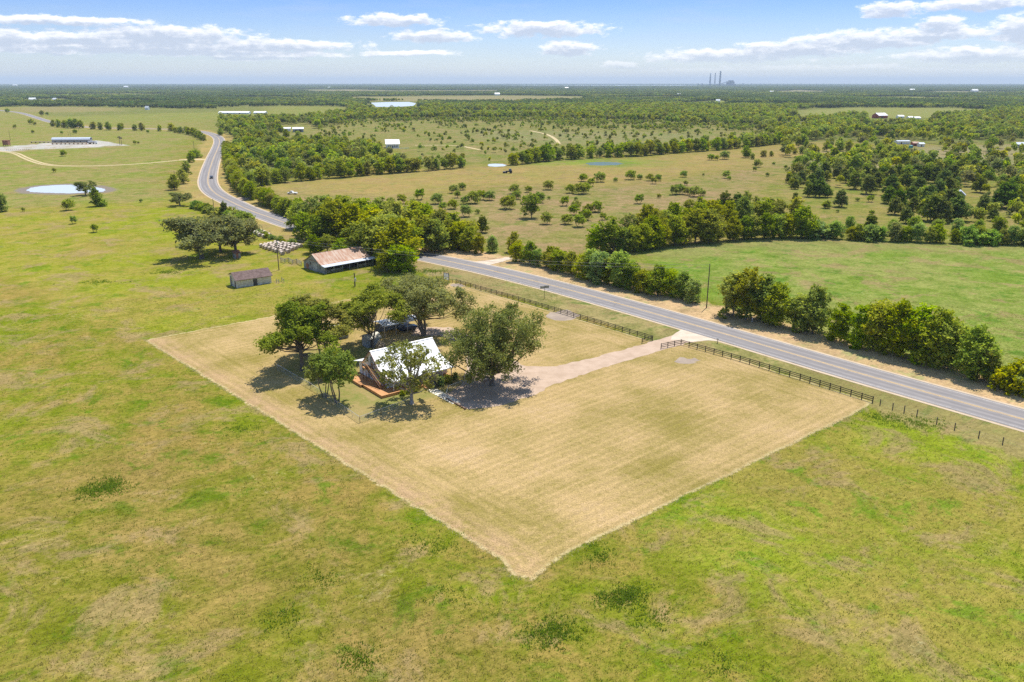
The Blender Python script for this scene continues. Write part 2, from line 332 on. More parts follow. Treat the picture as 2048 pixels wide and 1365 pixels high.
def m_ground(g):
    p = geo(g); A = g.n('ShaderNodeAttribute', attribute_name='ca').outputs['Color']; B = g.n('ShaderNodeAttribute', attribute_name='cb').outputs['Color']
    lot = g.n('ShaderNodeAttribute', attribute_name='lot').outputs['Fac']; ll = g.n('ShaderNodeAttribute', attribute_name='lotleft').outputs['Fac']
    yard = g.n('ShaderNodeAttribute', attribute_name='yard').outputs['Fac']; mud = g.n('ShaderNodeAttribute', attribute_name='mud').outputs['Fac']
    n1 = g.noise(p, 0.028, 6.0, 0.62, 0.6); n2 = g.noise(p, 0.16, 5.0, 0.65, 0.8); n3 = g.noise(p, 1.1, 4.0, 0.7); n4 = g.noise(p, 5.0, 3.0, 0.7)
    # wind-laid grass: short strokes
    rot = g.n('ShaderNodeVectorRotate', rotation_type='Z_AXIS', ins={'Vector': p, 'Angle': R(-35)}).outputs[0]
    st = g.noise(g.v('MULTIPLY', rot, (0.5, 2.6, 1.0)), 1.0, 5.0, 0.7, 1.2)
    fac = g.ss(g.m('ADD', g.m('MULTIPLY', n1, 1.2), g.m('ADD', g.m('MULTIPLY', n2, 0.75), g.m('MULTIPLY', n3, 0.32))), 0.92, 1.34)
    base = g.mix(fac, A, B)
    lush2 = g.ss(g.noise(p, 0.42, 7.0, 0.72, 0.4), 0.55, 0.66)
    lush = g.ss(g.noise(p, 0.12, 8.0, 0.72, 0.5), 0.53, 0.64)
    base = g.mix(g.m('MULTIPLY', lush, 0.75), base, g.mix(1.0, A, (0.52, 0.80, 0.55), 'MULTIPLY'))
    base = g.mix(g.m('MULTIPLY', lush2, 0.45), base, g.mix(1.0, A, (0.66, 0.92, 0.7), 'MULTIPLY'))
    dry = g.ss(g.noise(g.v('ADD', p, (91.0, 33.0, 0.0)), 0.07, 8.0, 0.74, 0.6), 0.50, 0.62)
    base = g.mix(g.m('MULTIPLY', dry, 0.7), base, (0.31, 0.22, 0.10))
    seed = g.m('MULTIPLY', g.ss(g.noise(g.v('ADD', p, (7.0, 51.0, 0.0)), 0.05, 7.0, 0.7, 0.3), 0.56, 0.7), g.ss(n3, 0.5, 0.7)); base = g.mix(g.m('MULTIPLY', seed, 0.55), base, (0.40, 0.39, 0.20))
    det = g.m('ADD', g.m('ADD', g.m('MULTIPLY', st, 0.85), g.m('MULTIPLY', n3, 0.7)), g.m('MULTIPLY', n4, 0.75))
    det = g.m('ADD', g.m('MULTIPLY', g.m('SUBTRACT', g.m('ADD', det, g.m('MULTIPLY', n2, 0.55)), 1.425), 1.6), 1.0)
    mead = g.v('SCALE', base); mead.node.inputs['Scale'].default_value = 1.0; g.lk(det, mead.node.inputs['Scale'])
    # mown lot
    rl = g.n('ShaderNodeVectorRotate', rotation_type='Z_AXIS', ins={'Vector': p, 'Angle': R(-41)}).outputs[0]
    s1 = g.noise(g.v('MULTIPLY', rl, (0.09, 1.1, 1.0)), 1.0, 5.0, 0.7, 0.6)
    s2 = g.noise(g.v('MULTIPLY', rl, (0.8, 0.045, 1.0)), 1.0, 3.0, 0.6, 0.3)
    ring = g.noise(g.n('ShaderNodeCombineXYZ', ins={0: g.m('MULTIPLY', lot, 0.75), 1: g.m('MULTIPLY', n2, 0.6)}).outputs[0], 1.0, 2.0)
    rim = g.ss(lot, 13.0, 5.0)
    sm = g.mix(rim, g.n('ShaderNodeCombineXYZ', ins={0: s1, 1: s1, 2: s1}).outputs[0], g.n('ShaderNodeCombineXYZ', ins={0: ring, 1: ring, 2: ring}).outputs[0])
    sx = g.n('ShaderNodeSeparateXYZ', ins={0: sm}).outputs[0]
    lf = g.m('ADD', g.m('ADD', g.m('MULTIPLY_ADD', sx, 0.40, 0.25), g.m('MULTIPLY', g.noise(p, 0.055, 6.0, 0.6), 1.2)), g.m('ADD', g.m('MULTIPLY', n3, 0.45), g.m('MULTIPLY_ADD', s2, 0.2, 0.05)))
    lc = g.mix(g.ss(lf, 1.12, 1.60), (0.262, 0.212, 0.052), (0.475, 0.338, 0.15))
    bare = g.m('MULTIPLY', g.ss(lf, 1.50, 1.74), 0.65); lc = g.mix(bare, lc, (0.52, 0.37, 0.205))
    edgeb = g.m('MULTIPLY', g.ss(ll, 6.5, 2.0), g.ss(g.m('ADD', n2, g.m('MULTIPLY', n3, 0.4)), 0.5, 0.85))
    lc = g.mix(g.m('MULTIPLY', edgeb, 0.8), lc, (0.45, 0.30, 0.165))
    # scattered pale clippings
    mow = g.m('SINE', g.m('ADD', g.m('MULTIPLY', g.n('ShaderNodeSeparateXYZ', ins={0: rl}).outputs[1], 3.3), g.m('MULTIPLY', n2, 5.0)))
    mowr = g.m('SINE', g.m('MULTIPLY_ADD', lot, 3.3, g.m('MULTIPLY', n2, 2.0)))
    mwv = g.m('MULTIPLY', g.m('MULTIPLY_ADD', g.m('SUBTRACT', mowr, mow), g.ss(lot, 13.0, 7.0), mow), g.m('MULTIPLY', g.ss(s1, 0.35, 0.6), 0.085))
    ld = g.m('ADD', g.m('MULTIPLY', g.m('SUBTRACT', g.m('ADD', g.m('MULTIPLY', n4, 1.25), g.m('MULTIPLY', g.noise(p, 1.9, 4.0, 0.75), 0.55)), 0.9), 1.75), 1.0)
    lc = g.v('SCALE', lc); g.lk(g.m('ADD', ld, mwv), lc.node.inputs['Scale'])
    yc = g.mix(g.ss(g.m('ADD', n2, g.m('MULTIPLY', n3, 0.5)), 0.55, 0.95), (0.18, 0.22, 0.045), (0.33, 0.26, 0.10))
    lc = g.mix(g.m('MULTIPLY', g.ss(g.m('ADD', yard, g.m('MULTIPLY', n2, 3.0)), 0.5, 3.5), 0.8), lc, yc)
    lw = g.m('ADD', lot, g.m('ADD', g.m('MULTIPLY', g.m('SUBTRACT', n3, 0.5), 1.3), g.m('MULTIPLY', g.m('SUBTRACT', n2, 0.5), 2.0)))
    col = g.mix(g.ss(lw, -0.1, 0.15), mead, lc)
    wind = g.m('MULTIPLY', g.ss(g.m('ABSOLUTE', g.m('SUBTRACT', lw, 0.25)), 0.5, 0.12), g.ss(n3, 0.35, 0.6)); col = g.mix(g.m('MULTIPLY', wind, 0.7), col, (0.55, 0.47, 0.24))
    md = g.ss(g.m('ADD', mud, g.m('MULTIPLY', n2, 6.0)), 11.0, 7.0); col = g.mix(md, col, (0.24, 0.20, 0.155))
    h = g.m('ADD', g.m('MULTIPLY', n4, 0.35), g.m('ADD', g.m('MULTIPLY', st, 0.5), g.m('MULTIPLY', n3, 0.5)))
    b = g.n('ShaderNodeBump', ins={'Strength': 0.55, 'Distance': 0.35, 'Height': h})
    d = g.n('ShaderNodeBsdfDiffuse', ins={'Color': col, 'Normal': b.outputs[0], 'Roughness': 0.6}); surf(g, d.outputs[0])
M_G = mat('pasture ground', m_ground)
gm = ground_mesh(); gm.materials.append(M_G)
ground = bpy.data.objects.new('ground', gm); COL.objects.link(ground); tag(ground, kind='structure')

def sheet(name, pts, m, z, kind='structure', jit=0.0, seed=1):
    """a flat sheet filling a world polygon, its outline subdivided and roughened"""
    r = random.Random(seed); o = []
    for i in range(len(pts)):
        a, b = Vector(pts[i]), Vector(pts[(i+1) % len(pts)]); n = max(1, int((b-a).length / (1.2 if jit else 30)))
        for k in range(n):
            q = a + (b-a) * k / n; o.append((q.x + r.uniform(-jit, jit), q.y + r.uniform(-jit, jit), z))
    import mathutils.geometry as mg
    tri = mg.tessellate_polygon([[Vector(q) for q in o]])
    me = bpy.data.meshes.new(name); me.from_pydata(o, [], [t[::-1] if 0 else t for t in tri]); me.update()
    if me.polygons and sum(p.normal.z for p in me.polygons) < 0: me.flip_normals()
    me.materials.append(m); ob = bpy.data.objects.new(name, me); COL.objects.link(ob); tag(ob, kind=kind); return ob
def ribbon(name, C, offs, m, z, attr=True):
    """a strip following the polyline C between lateral offsets"""
    C = np.asarray(C); T = np.gradient(C, axis=0); T /= np.linalg.norm(T, axis=1)[:, None]; Nn = np.stack([-T[:, 1], T[:, 0]], -1)
    s = np.concatenate([[0], np.cumsum(np.linalg.norm(np.diff(C, axis=0), axis=1))])
    k = len(offs); V = np.zeros((len(C) * k, 3)); lat = np.zeros(len(V)); lon = np.zeros(len(V))
    for j, o in enumerate(offs): V[j::k, :2] = C + Nn * (o if np.isscalar(o) else np.array(o)[:, None]); lat[j::k] = o if np.isscalar(o) else 0; lon[j::k] = s
    V[:, 2] = z; Q = [(i*k+j, i*k+j+1, (i+1)*k+j+1, (i+1)*k+j) for i in range(len(C)-1) for j in range(k-1)]
    me = nparr(name, V, Q, 4); fattr(me, 'lat', lat); fattr(me, 'lon', lon); me.materials.append(m)
    if sum(p.normal.z for p in me.polygons) < 0: me.flip_normals()
    o = bpy.data.objects.new(name, me); COL.objects.link(o); tag(o, kind='structure'); return o
def m_road(g):
    p = geo(g); lat = g.n('ShaderNodeAttribute', attribute_name='lat').outputs['Fac']; lon = g.n('ShaderNodeAttribute', attribute_name='lon').outputs['Fac']
    s = g.noise(g.n('ShaderNodeCombineXYZ', ins={0: g.m('MULTIPLY', lat, 1.3), 1: g.m('MULTIPLY', lon, 0.02)}).outputs[0], 1.0, 3.0)
    n = g.noise(p, 0.35, 5.0, 0.6); gr = g.noise(p, 9.0, 2.0)
    la = g.m('ABSOLUTE', lat); trk = g.m('MAXIMUM', g.ss(g.m('ABSOLUTE', g.m('SUBTRACT', la, 1.5)), 0.75, 0.1), g.ss(g.m('ABSOLUTE', g.m('SUBTRACT', la, 3.5)), 0.75, 0.1))
    c = g.mix(g.ss(s, 0.35, 0.65), (0.19, 0.175, 0.172), (0.25, 0.23, 0.22)); c = g.mix(g.m('MULTIPLY', g.ss(n, 0.4, 0.7), 0.35), c, (0.14, 0.135, 0.14))
    c = g.mix(g.m('MULTIPLY', trk, 0.55), c, (0.145, 0.138, 0.14))
    c = g.mix(g.m('MULTIPLY', gr, 0.2), c, (0.28, 0.265, 0.25)); sm_ = g.m('MULTIPLY', g.ss(g.noise(p, 0.12, 6.0, 0.75, 1.5), 0.60, 0.66), 0.5); c = g.mix(sm_, c, (0.09, 0.085, 0.085)); pbr(g, c, 0.95, gr, dist=0.01, spec=0.1)
def m_gravel(g, a, b):
    p = geo(g); n = g.noise(p, 0.35, 5.0, 0.6); gr = g.noise(p, 7.0, 3.0, 0.7)
    c = g.mix(g.ss(n, 0.35, 0.7), a, b); c = g.mix(g.ss(gr, 0.45, 0.7), c, tuple(x * 0.68 for x in a)); pbr(g, c, 0.95, gr, dist=0.06, spec=0.1)
M_ROAD = mat('worn chip seal asphalt', m_road)
M_SH = mat('pale road shoulder grit', lambda g: m_gravel(g, (.50, .40, .29), (.42, .33, .22)))
M_DR = mat('pinkish gravel', lambda g: m_gravel(g, (.46, .345, .255), (.37, .27, .19)))
M_CA = mat('white caliche', lambda g: m_gravel(g, (.56, .47, .37), (.44, .36, .27)))
M_DIRT = mat('pale dirt track', lambda g: m_gravel(g, (.50, .40, .23), (.38, .30, .14)))
def paint(name, c): return mat(name, lambda g: pbr(g, g.mix(g.ss(g.noise(geo(g), 1.2, 5.0, 0.7), 0.42, 0.6), c, tuple(x * .6 + .09 for x in c)), 0.7))
M_WL, M_YL = paint('worn white road paint', (.46, .44, .41)), paint('worn yellow road paint', (.55, .36, .12))
ribbon('shoulder', ROAD, [-6.3, -5.2, 5.2, 6.3], M_SH, 0.02)
ribbon('road', ROAD, [-5.4 + 10.8 * i / 8 for i in range(9)], M_ROAD, 0.06)
NR = [i for i, p in enumerate(ROAD) if np.hypot(*p) < 1300][-1] + 1
for nm, o0, o1, m in (('road_marking', -4.72, -4.58, M_WL), ('road_marking', 4.58, 4.72, M_WL), ('road_marking', -0.33, -0.13, M_YL), ('road_marking', 0.13, 0.33, M_YL)):
    ribbon(nm, ROAD[:NR], [o0, o1], m, 0.072)
DRP = DRIVE
sheet('driveway', DRP, M_DR, 0.012, jit=0.35)
sheet('driveway_apron', poly([(1452, 683), (1410, 681.5), (1384, 684), (1340, 680), (1345, 670), (1362, 661), (1376, 652), (1400, 653), (1430, 665), (1460, 675)]), M_CA, 0.024, jit=0.3, seed=3)
sheet('driveway_apron', poly([(985, 541), (960, 534), (925, 526), (950, 524), (985, 520), (1010, 515.5), (1024, 515), (1022, 519), (1000, 525), (978, 531), (990, 537)]), M_CA, 0.03, jit=0.3, seed=4)
sheet('driveway_apron', poly([(452, 398), (470, 396.5), (488, 394.5), (504, 394), (504, 397), (492, 401), (470, 403)]), M_DR, 0.035, jit=0.3, seed=5)
sheet('driveway_apron', poly([(418, 318.5), (400, 318), (370, 319), (358, 320), (358, 321.4), (395, 320.6), (417, 320.8)]), M_DIRT, 0.035, seed=5)
sheet('driveway_apron', poly([(446, 292), (462, 289.5), (462, 291), (450, 294)]), M_DR, 0.035, seed=5)
TR = catmull([at(*q)[:2] for q in [(-150, 296), (-60, 299), (0, 303), (30, 307), (48, 315), (65, 322), (90, 329), (120, 332), (170, 332.5), (230, 331), (300, 326.5), (358, 321)]], 6.0)
ribbon('dirt_track', TR, [-2.9, -0.6], M_DIRT, 0.03); ribbon('dirt_track', TR, [0.6, 2.9], M_DIRT, 0.03)
TR2 = catmull([at(*q)[:2] for q in [(1060, 262), (1085, 267), (1100, 272), (1112, 280), (1118, 288)]], 8.0); ribbon('dirt_track', TR2, [-2, 2], M_DIRT, 0.04)
TR3 = catmull([at(*q)[:2] for q in [(830, 291), (870, 291), (915, 292), (960, 300)]], 8.0); ribbon('dirt_track', TR3, [-2, 2], M_DIRT, 0.04)
# burnt or bare patches by the board fences
M_ASH = mat('bare ashy soil', lambda g: m_gravel(g, (.27, .215, .17), (.36, .29, .215)))
for i, (cx, cy, rx, ry) in enumerate([(1125, 632, 34, 11), (915, 571, 16, 4), (1372, 722, 26, 7)]):
    r = random.Random(i); sheet('bare_soil_patch', [tuple(at(cx + rx * (0.7 + 0.4 * r.random()) * math.cos(a * 0.35), cy + ry * (0.7 + 0.4 * r.random()) * math.sin(a * 0.35))[:2]) for a in range(18)], M_ASH, 0.008, jit=0.4, seed=i)
def m_water(g, c):
    n = g.noise(geo(g), 0.8, 3.0); pbr(g, c, 0.35, n, spec=0.4, dist=0.02)
M_W1 = mat('sky toned pond water', lambda g: m_water(g, (.42, .46, .48))); M_W2 = mat('green pond water', lambda g: m_water(g, (.075, .115, .085)))  # pale water has the sky's reflection put into its base colour
sheet('pond_water', POND_L, M_W1, 0.03, jit=0.6); sheet('pond_water', POND_G, M_W2, 0.03, jit=0.8, seed=2)
sheet('pond_water', POND_S, M_W1, 0.03, seed=3); sheet('pond_water', POND_F, M_W1, 0.1, seed=4); sheet('lake_water', LAKE, M_W1, 0.5, seed=5)
M_MUD = mat('dark pond mud', lambda g: m_gravel(g, (.17, .145, .12), (.24, .20, .15)))

# ------------------------------------------------------------------ foliage
def m_leaf(name, a, b, tr=0.3, var=0.16):
    def f(g):
        t = g.n('ShaderNodeAttribute', attribute_name='tint').outputs['Fac']; ri = g.n('ShaderNodeObjectInfo').outputs['Random']
        c = g.mix(t, a, b)
        hs = g.n('ShaderNodeHueSaturation', ins={'Hue': g.m('MULTIPLY_ADD', ri, 0.05, 0.475), 'Saturation': g.m('MULTIPLY_ADD', g.m('FRACT', g.m('MULTIPLY', ri, 7.3)), 0.3, 0.85),
                 'Value': g.m('MULTIPLY_ADD', g.m('FRACT', g.m('MULTIPLY', ri, 13.7)), var * 2, 1 - var), 'Color': c}).outputs[0]
        d = g.n('ShaderNodeBsdfDiffuse', ins={'Color': hs}); tl = g.n('ShaderNodeBsdfTranslucent', ins={'Color': g.mix(1.0, hs, (1.35, 1.25, 0.6), 'MULTIPLY')})
        mx = g.n('ShaderNodeMixShader', ins={0: tr, 1: d.outputs[0], 2: tl.outputs[0]}); surf(g, mx.outputs[0])
    return mat(name, f)
L_PEC = m_leaf('pecan leaves', (.13, .18, .02), (.37, .40, .05), 0.45, 0.12)
L_OAK = m_leaf('live oak leaves', (.13, .155, .055), (.32, .345, .13), 0.38, 0.08)
L_HDG = m_leaf('hackberry leaves', (.13, .195, .016), (.43, .47, .035), 0.48, 0.2)
L_MES = m_leaf('mesquite leaves', (.17, .24, .03), (.38, .44, .07), 0.45, 0.1)
L_CED = m_leaf('cedar needles', (.09, .14, .022), (.25, .305, .05), 0.3, 0.14)
L_VIN = m_leaf('vine leaves', (.15, .23, .04), (.42, .50, .13), 0.45, 0.14)
L_FAR = m_leaf('woodland leaves', (.11, .17, .028), (.34, .39, .055), 0.42, 0.32)
L_GRY = m_leaf('grey shrub twigs', (.20, .18, .14), (.34, .31, .24), 0.2, 0.1)
L_DIST = m_leaf('haze toned woodland leaves', (.07, .125, .042), (.20, .255, .075), .35, .3)  # far leaves: the dark blue of distance is put into their colour
L_YRD = m_leaf('yard tree leaves', (.12, .155, .035), (.30, .33, .085), .4, .08)
BARK = simple('grey brown bark', (.10, .08, .06), (.20, .17, .135), 2.0, 0.9, st=(4, 4, 1))
BARK2 = simple('pale grey bark', (.24, .22, .20), (.40, .37, .33), 2.0, 0.9, st=(3, 3, 1))

def leaves_mesh(name, C, S, seed, leaf, tintc, m, up=0.8):
    """C: leaf centres (n,3); tintc: tint per leaf"""
    r = np.random.RandomState(seed); n = len(C)
    nrm = r.normal(size=(n, 3)); nrm[:, 2] += up * 1.5; nrm /= np.linalg.norm(nrm, axis=1)[:, None]
    t = r.normal(size=(n, 3)); t -= nrm * (t * nrm).sum(1)[:, None]; t /= np.linalg.norm(t, axis=1)[:, None]; b = np.cross(nrm, t)
    sz = leaf * (0.65 + 0.7 * r.rand(n))[:, None]
    V = np.stack([C - t*sz, C - b*sz*0.6, C + t*sz, C + b*sz*0.6], 1).reshape(-1, 3); Q = np.arange(4*n).reshape(-1, 4)
    me = nparr(name, V, Q, 4); fattr(me, 'tint', np.repeat(tintc, 4)); me.materials.append(m); return me
def tree_proto(kind, seed, Ht, Rc, base, nl, lr, nsub, nleaf, leaf, m, bark=BARK, tr=0.3, stems=1, flat=1.0, lean=0.0, cone=0.0, gap=0.0, full=False, irr=0.14, supers=0):
    """returns (trunk mesh, crown mesh) of a tree Ht high with crown radius Rc whose crown starts at base"""
    r = np.random.RandomState(seed); T = MB(); C = []; tc_ = []
    zc, rz = (base + Ht) / 2, (Ht - base) / 2
    forks = []
    for s_ in range(stems):
        a = r.rand() * 6.28; off = 0 if stems == 1 else 0.35
        p0 = Vector((off * math.cos(s_ * 6.28 / stems + a), off * math.sin(s_ * 6.28 / stems + a), -0.1))
        fk = Vector((lean + p0.x * 3, p0.y * 3, max(.06 * Ht, base * 0.75 + 0.15 * Ht * r.rand()))); mid = (p0 + fk) / 2 + Vector((r.normal() * .1, r.normal() * .1, 0))
        tt = tr / (stems ** 0.5); T.tube([p0 - Vector((0, 0, .2)), p0 + (mid-p0) * .3, mid, fk], [tt * 1.5, tt * 1.05, tt * .9, tt * .75], 8)
        top = Vector((lean + fk.x * 1.2, fk.y * 1.2, zc + rz * .45)); T.tube([fk, (fk + top) / 2 + Vector((r.normal() * .3, r.normal() * .3, 0)), top], [tt * .72, tt * .45, tt * .12], 6)
        forks.append((fk, top, tt))
    lob = []; sups = []
    for i in range(supers):
        a = i * 6.283 / max(1, supers - 1) + seed + .3 * r.rand(); k = 0 if i == supers - 1 else 1
        sups.append((Vector((math.cos(a) * Rc * .58 * k * (.85 + .3 * r.rand()), math.sin(a) * Rc * .58 * k * (.85 + .3 * r.rand()), zc + rz * (.34 if not k else r.uniform(-.5, .28)))), Rc * (.44 + .1 * r.rand())))
    for i in range(nl):
        ga = i * 2.39996 + r.rand() * 0.7; u = (i + 0.5) / nl; zz = 1 - 1.75 * u if cone == 0 else 1 - 1.9 * u
        zz = max(-0.8, zz + r.normal() * .08); rr = math.sqrt(max(0.02, 1 - zz * zz)) * (0.75 + 0.35 * r.rand())
        if full and zz < 0.15: rr = 0.72 + 0.38 * r.rand()
        rr *= 1 + irr * (0.6 * math.sin(ga * 2 + seed) + 0.4 * math.sin(ga * 3 + seed * 2) + .5 * r.normal() * .4)
        if r.rand() < 0.22: rr *= 0.35
        wr = (1 - cone * (zz * .5 + .5))
        l = lr * (0.75 + 0.5 * r.rand()) * (1 - 0.45 * cone * (zz * .5 + .5))
        p = Vector((math.cos(ga) * rr * max(.1, Rc - l) * wr + lean * 1.2, math.sin(ga) * rr * max(.1, Rc - l) * wr, zc + zz * (rz - l * 0.75 * flat)))
        if sups:
            cs, rs = sups[i % supers]; ph = i * 2.39996; uz = .95 - 1.45 * ((i // supers) + .5) / math.ceil(nl / supers); uh = math.sqrt(max(0, 1 - uz * uz))
            p = cs + Vector((math.cos(ph) * uh * rs * .8, math.sin(ph) * uh * rs * .8, uz * (rz * .62)))
            p.z = min(Ht - l * .8, max(l * .7, p.z)); l *= .92
        lob.append((p, l))
        fk, top, tt = forks[i % stems]; k = min(1, max(0, (p.z - fk.z) / max(.1, (top.z - fk.z)) * 0.55)); s0 = fk.lerp(top, k * r.rand())
        md = s0.lerp(p, 0.5) + Vector((0, 0, -0.08 * (p - s0).length))
        T.tube([s0, md, p], [tt * .42, tt * .26, tt * .07], 5, False)
        lt = r.rand()
        for j in range(nsub):
            d = r.normal(size=3); d[2] += 0.25; d /= np.linalg.norm(d); rad = l * (0.55 + 0.5 * r.rand())
            q = np.array(p) + d * rad * np.array((1, 1, flat * 0.85))
            if r.rand() < gap: continue
            if j % 2 == 0: T.tube([p, q], [tt * .07, tt * .03], 3, False)
            k = int(nleaf * (0.6 + 0.8 * r.rand())); sg = l * 0.24
            C.append(q + r.normal(size=(k, 3)) * sg * np.array((1, 1, .75)))
            tc_.append(np.clip(0.30 * lt + 0.35 * r.rand() + 0.35 * r.rand(k), 0, 1))
    C = np.vstack(C); C[:, 2] = np.maximum(C[:, 2], 0.15)
    return T.mesh(kind + '_trunk', bark), leaves_mesh(kind + '_crown', C, 1, seed, leaf, np.concatenate(tc_), m)
PR = {}
def P_(key, *a, **k): PR[key] = tree_proto(key, *a, **k)
#      kind      seed Ht  Rc  base nl lr nsub nleaf leaf
P_('pecan0', 3, 16, 7.8, 2.4, 45, 1.8, 12, 40, .25, L_PEC, tr=.42, gap=.12, full=True, irr=.2, supers=5)
P_('pecan1', 5, 16, 7.0, 3.0, 42, 1.75, 12, 38, .25, L_PEC, tr=.38, stems=3, gap=.12, full=True, irr=.2, supers=5)
P_('oak0', 11, 16, 10.4, 1.4, 46, 2.45, 14, 48, .22, L_OAK, tr=.62, flat=.85, full=True, irr=.2, gap=.08, supers=6)
P_('oak1', 12, 14, 9.4, 2.4, 44, 2.2, 13, 48, .22, L_OAK, tr=.55, flat=.8, stems=3, full=True, irr=.2, gap=.1, supers=6)
P_('oak2', 14, 9, 6.4, 1.6, 30, 1.8, 10, 34, .26, L_OAK, tr=.42, flat=.85, full=True, gap=.2, supers=5)
P_('lawn0', 21, 11.5, 6.4, 1.8, 36, 1.3, 9, 19, .23, L_YRD, bark=BARK2, tr=.38, gap=.25)
P_('lawn1', 22, 8.5, 3.8, 2.6, 17, 1.2, 8, 26, .23, L_YRD, tr=.2, stems=3, gap=.1, full=True)
P_('hack0', 31, 10, 4.1, -1.3, 26, 1.55, 9, 20, .29, L_HDG, tr=.22, full=True)
P_('hack1', 32, 10, 3.7, -1.3, 22, 1.5, 9, 20, .29, L_HDG, tr=.2, stems=2, full=True)
P_('hack2', 33, 10, 4.6, -1.3, 28, 1.6, 9, 19, .30, L_HDG, tr=.22, stems=2, full=True)
P_('hack3', 34, 10, 3.8, -1.3, 24, 1.5, 9, 20, .29, L_VIN, tr=.2, full=True)
P_('hack4', 35, 10, 4.2, -.4, 20, 1.5, 9, 20, .30, L_PEC, tr=.24, gap=.12, full=True)
P_('mesq0', 41, 4, 2.5, .4, 18, .85, 7, 16, .20, L_MES, tr=.12, stems=4, flat=.85)
P_('mesq1', 42, 4, 2.2, .6, 14, .85, 7, 16, .20, L_MES, tr=.12, stems=3, flat=.85)
P_('ced0', 51, 7, 3.5, .1, 32, 1.15, 8, 20, .24, L_CED, tr=.2, cone=.5, full=True)
P_('ced1', 52, 7, 3.1, .1, 28, 1.1, 8, 20, .24, L_CED, tr=.2, cone=.38, stems=2, full=True)
P_('vine0', 61, 4, 3.4, -.8, 18, 1.25, 8, 20, .26, L_VIN, tr=.1, stems=2, full=True)
P_('vine1', 62, 4, 3.2, -.8, 17, 1.25, 8, 20, .26, L_HDG, tr=.1, stems=3, full=True)
PH = dict(pecan0=16, pecan1=16, oak0=16, oak1=14, oak2=9, lawn0=11.5, lawn1=8.5, hack0=10, hack1=10, hack2=10, hack3=10, hack4=10, mesq0=4, mesq1=4, ced0=7, ced1=7, vine0=4, vine1=4)
NAMES = dict(pecan='pecan_tree', oak='live_oak_tree', lawn='yard_tree', hack='hedgerow_tree', mesq='mesquite_bush', ced='cedar_tree', vine='shrub')
CATS = dict(pecan='tree', oak='tree', lawn='tree', hack='tree', mesq='bush', ced='cedar', vine='shrub')
NT_ = dict()
OCC = []                                    # (x, y, r) taken by single trees
def tree(key, x, y, h, label, group=None, rot=None, wid=1.0, cat=None, name=None, parts=None):
    base = key.rstrip('0123456789'); s = h / PH[key]
    if rot is None: rot = rnd.random() * 6.28
    t = thing(name or NAMES[base], label, cat or CATS[base], (x, y, 0), rot, group)
    t.scale = (s * wid, s * wid, s)
    for nm, me in zip(('trunk', 'crown'), PR[key]):
        o = bpy.data.objects.new(nm, me); COL.objects.link(o); o.parent = t
    NT_[CATS[base]] = NT_.get(CATS[base], 0) + 1; OCC.append((x, y, 4.0 * s * wid)); return t
def tpx(key, px, py, top, *a, **k):
    """a tree whose foot is at a photo pixel and whose top reaches the given row"""
    p = at(px, py); h = solve_h(p, top); return tree(key, p.x, p.y, h, *a, **k)
def solve_h(p, row):
    # height over p at which the projection reaches the row
    b = -(row - 682.5) / F                   # up/dep = b
    return H + p.y * (b * CP - SP) / (CP + b * SP)

# --- the yard trees
tpx('pecan0', 604, 741, 600, 'big spreading pecan at the far left of the yard over the chain link fence', group='trees around the farmhouse', rot=1.0, wid=1.08)
tpx('pecan1', 647, 716, 592, 'forked pecan behind the left yard tree, crown reaching over the back lawn', group='trees around the farmhouse', rot=2.0, wid=1.25)
tpx('pecan1', 743, 696, 572, 'tall upright pecan beside the small grey shed', group='trees around the farmhouse', rot=4.4, wid=1.2)
tpx('oak1', 849, 672, 556, 'grey green live oak behind the farmhouse over the white roofed carport', group='trees around the farmhouse', rot=.6, wid=1.12)
tpx('oak0', 984, 771, 612, 'broadest live oak, shading the gravel parking area beside the farmhouse', group='trees around the farmhouse', rot=2.2, wid=.88)
tpx('lawn0', 824, 808, 686, 'sparse tree with thick pale trunk in front of the white farmhouse roof', group='trees around the farmhouse', rot=3.0)
tpx('lawn1', 677, 806, 700, 'slender several-stemmed young tree inside the yard fence, nearer of two', group='trees around the farmhouse', rot=.3, wid=.95)
tpx('lawn1', 650, 794, 706, 'slender several-stemmed young tree inside the yard fence, farther of two', group='trees around the farmhouse', rot=2.3, wid=.95)
# --- oaks in the pasture left of the barn
tpx('oak2', 404, 518, 432, 'broadest of the pasture oaks left of the hay bales, two dark trunks', group='oaks by the hay bales', rot=.4, wid=1.15)
tpx('oak2', 441, 504, 430, 'middle one of the three pasture oaks near the hay bales', group='oaks by the hay bales', rot=2.1, wid=.8)
tpx('oak2', 472, 507, 440, 'pasture oak arching over the little wooden outhouse', group='oaks by the hay bales', rot=4.0, wid=1.1)
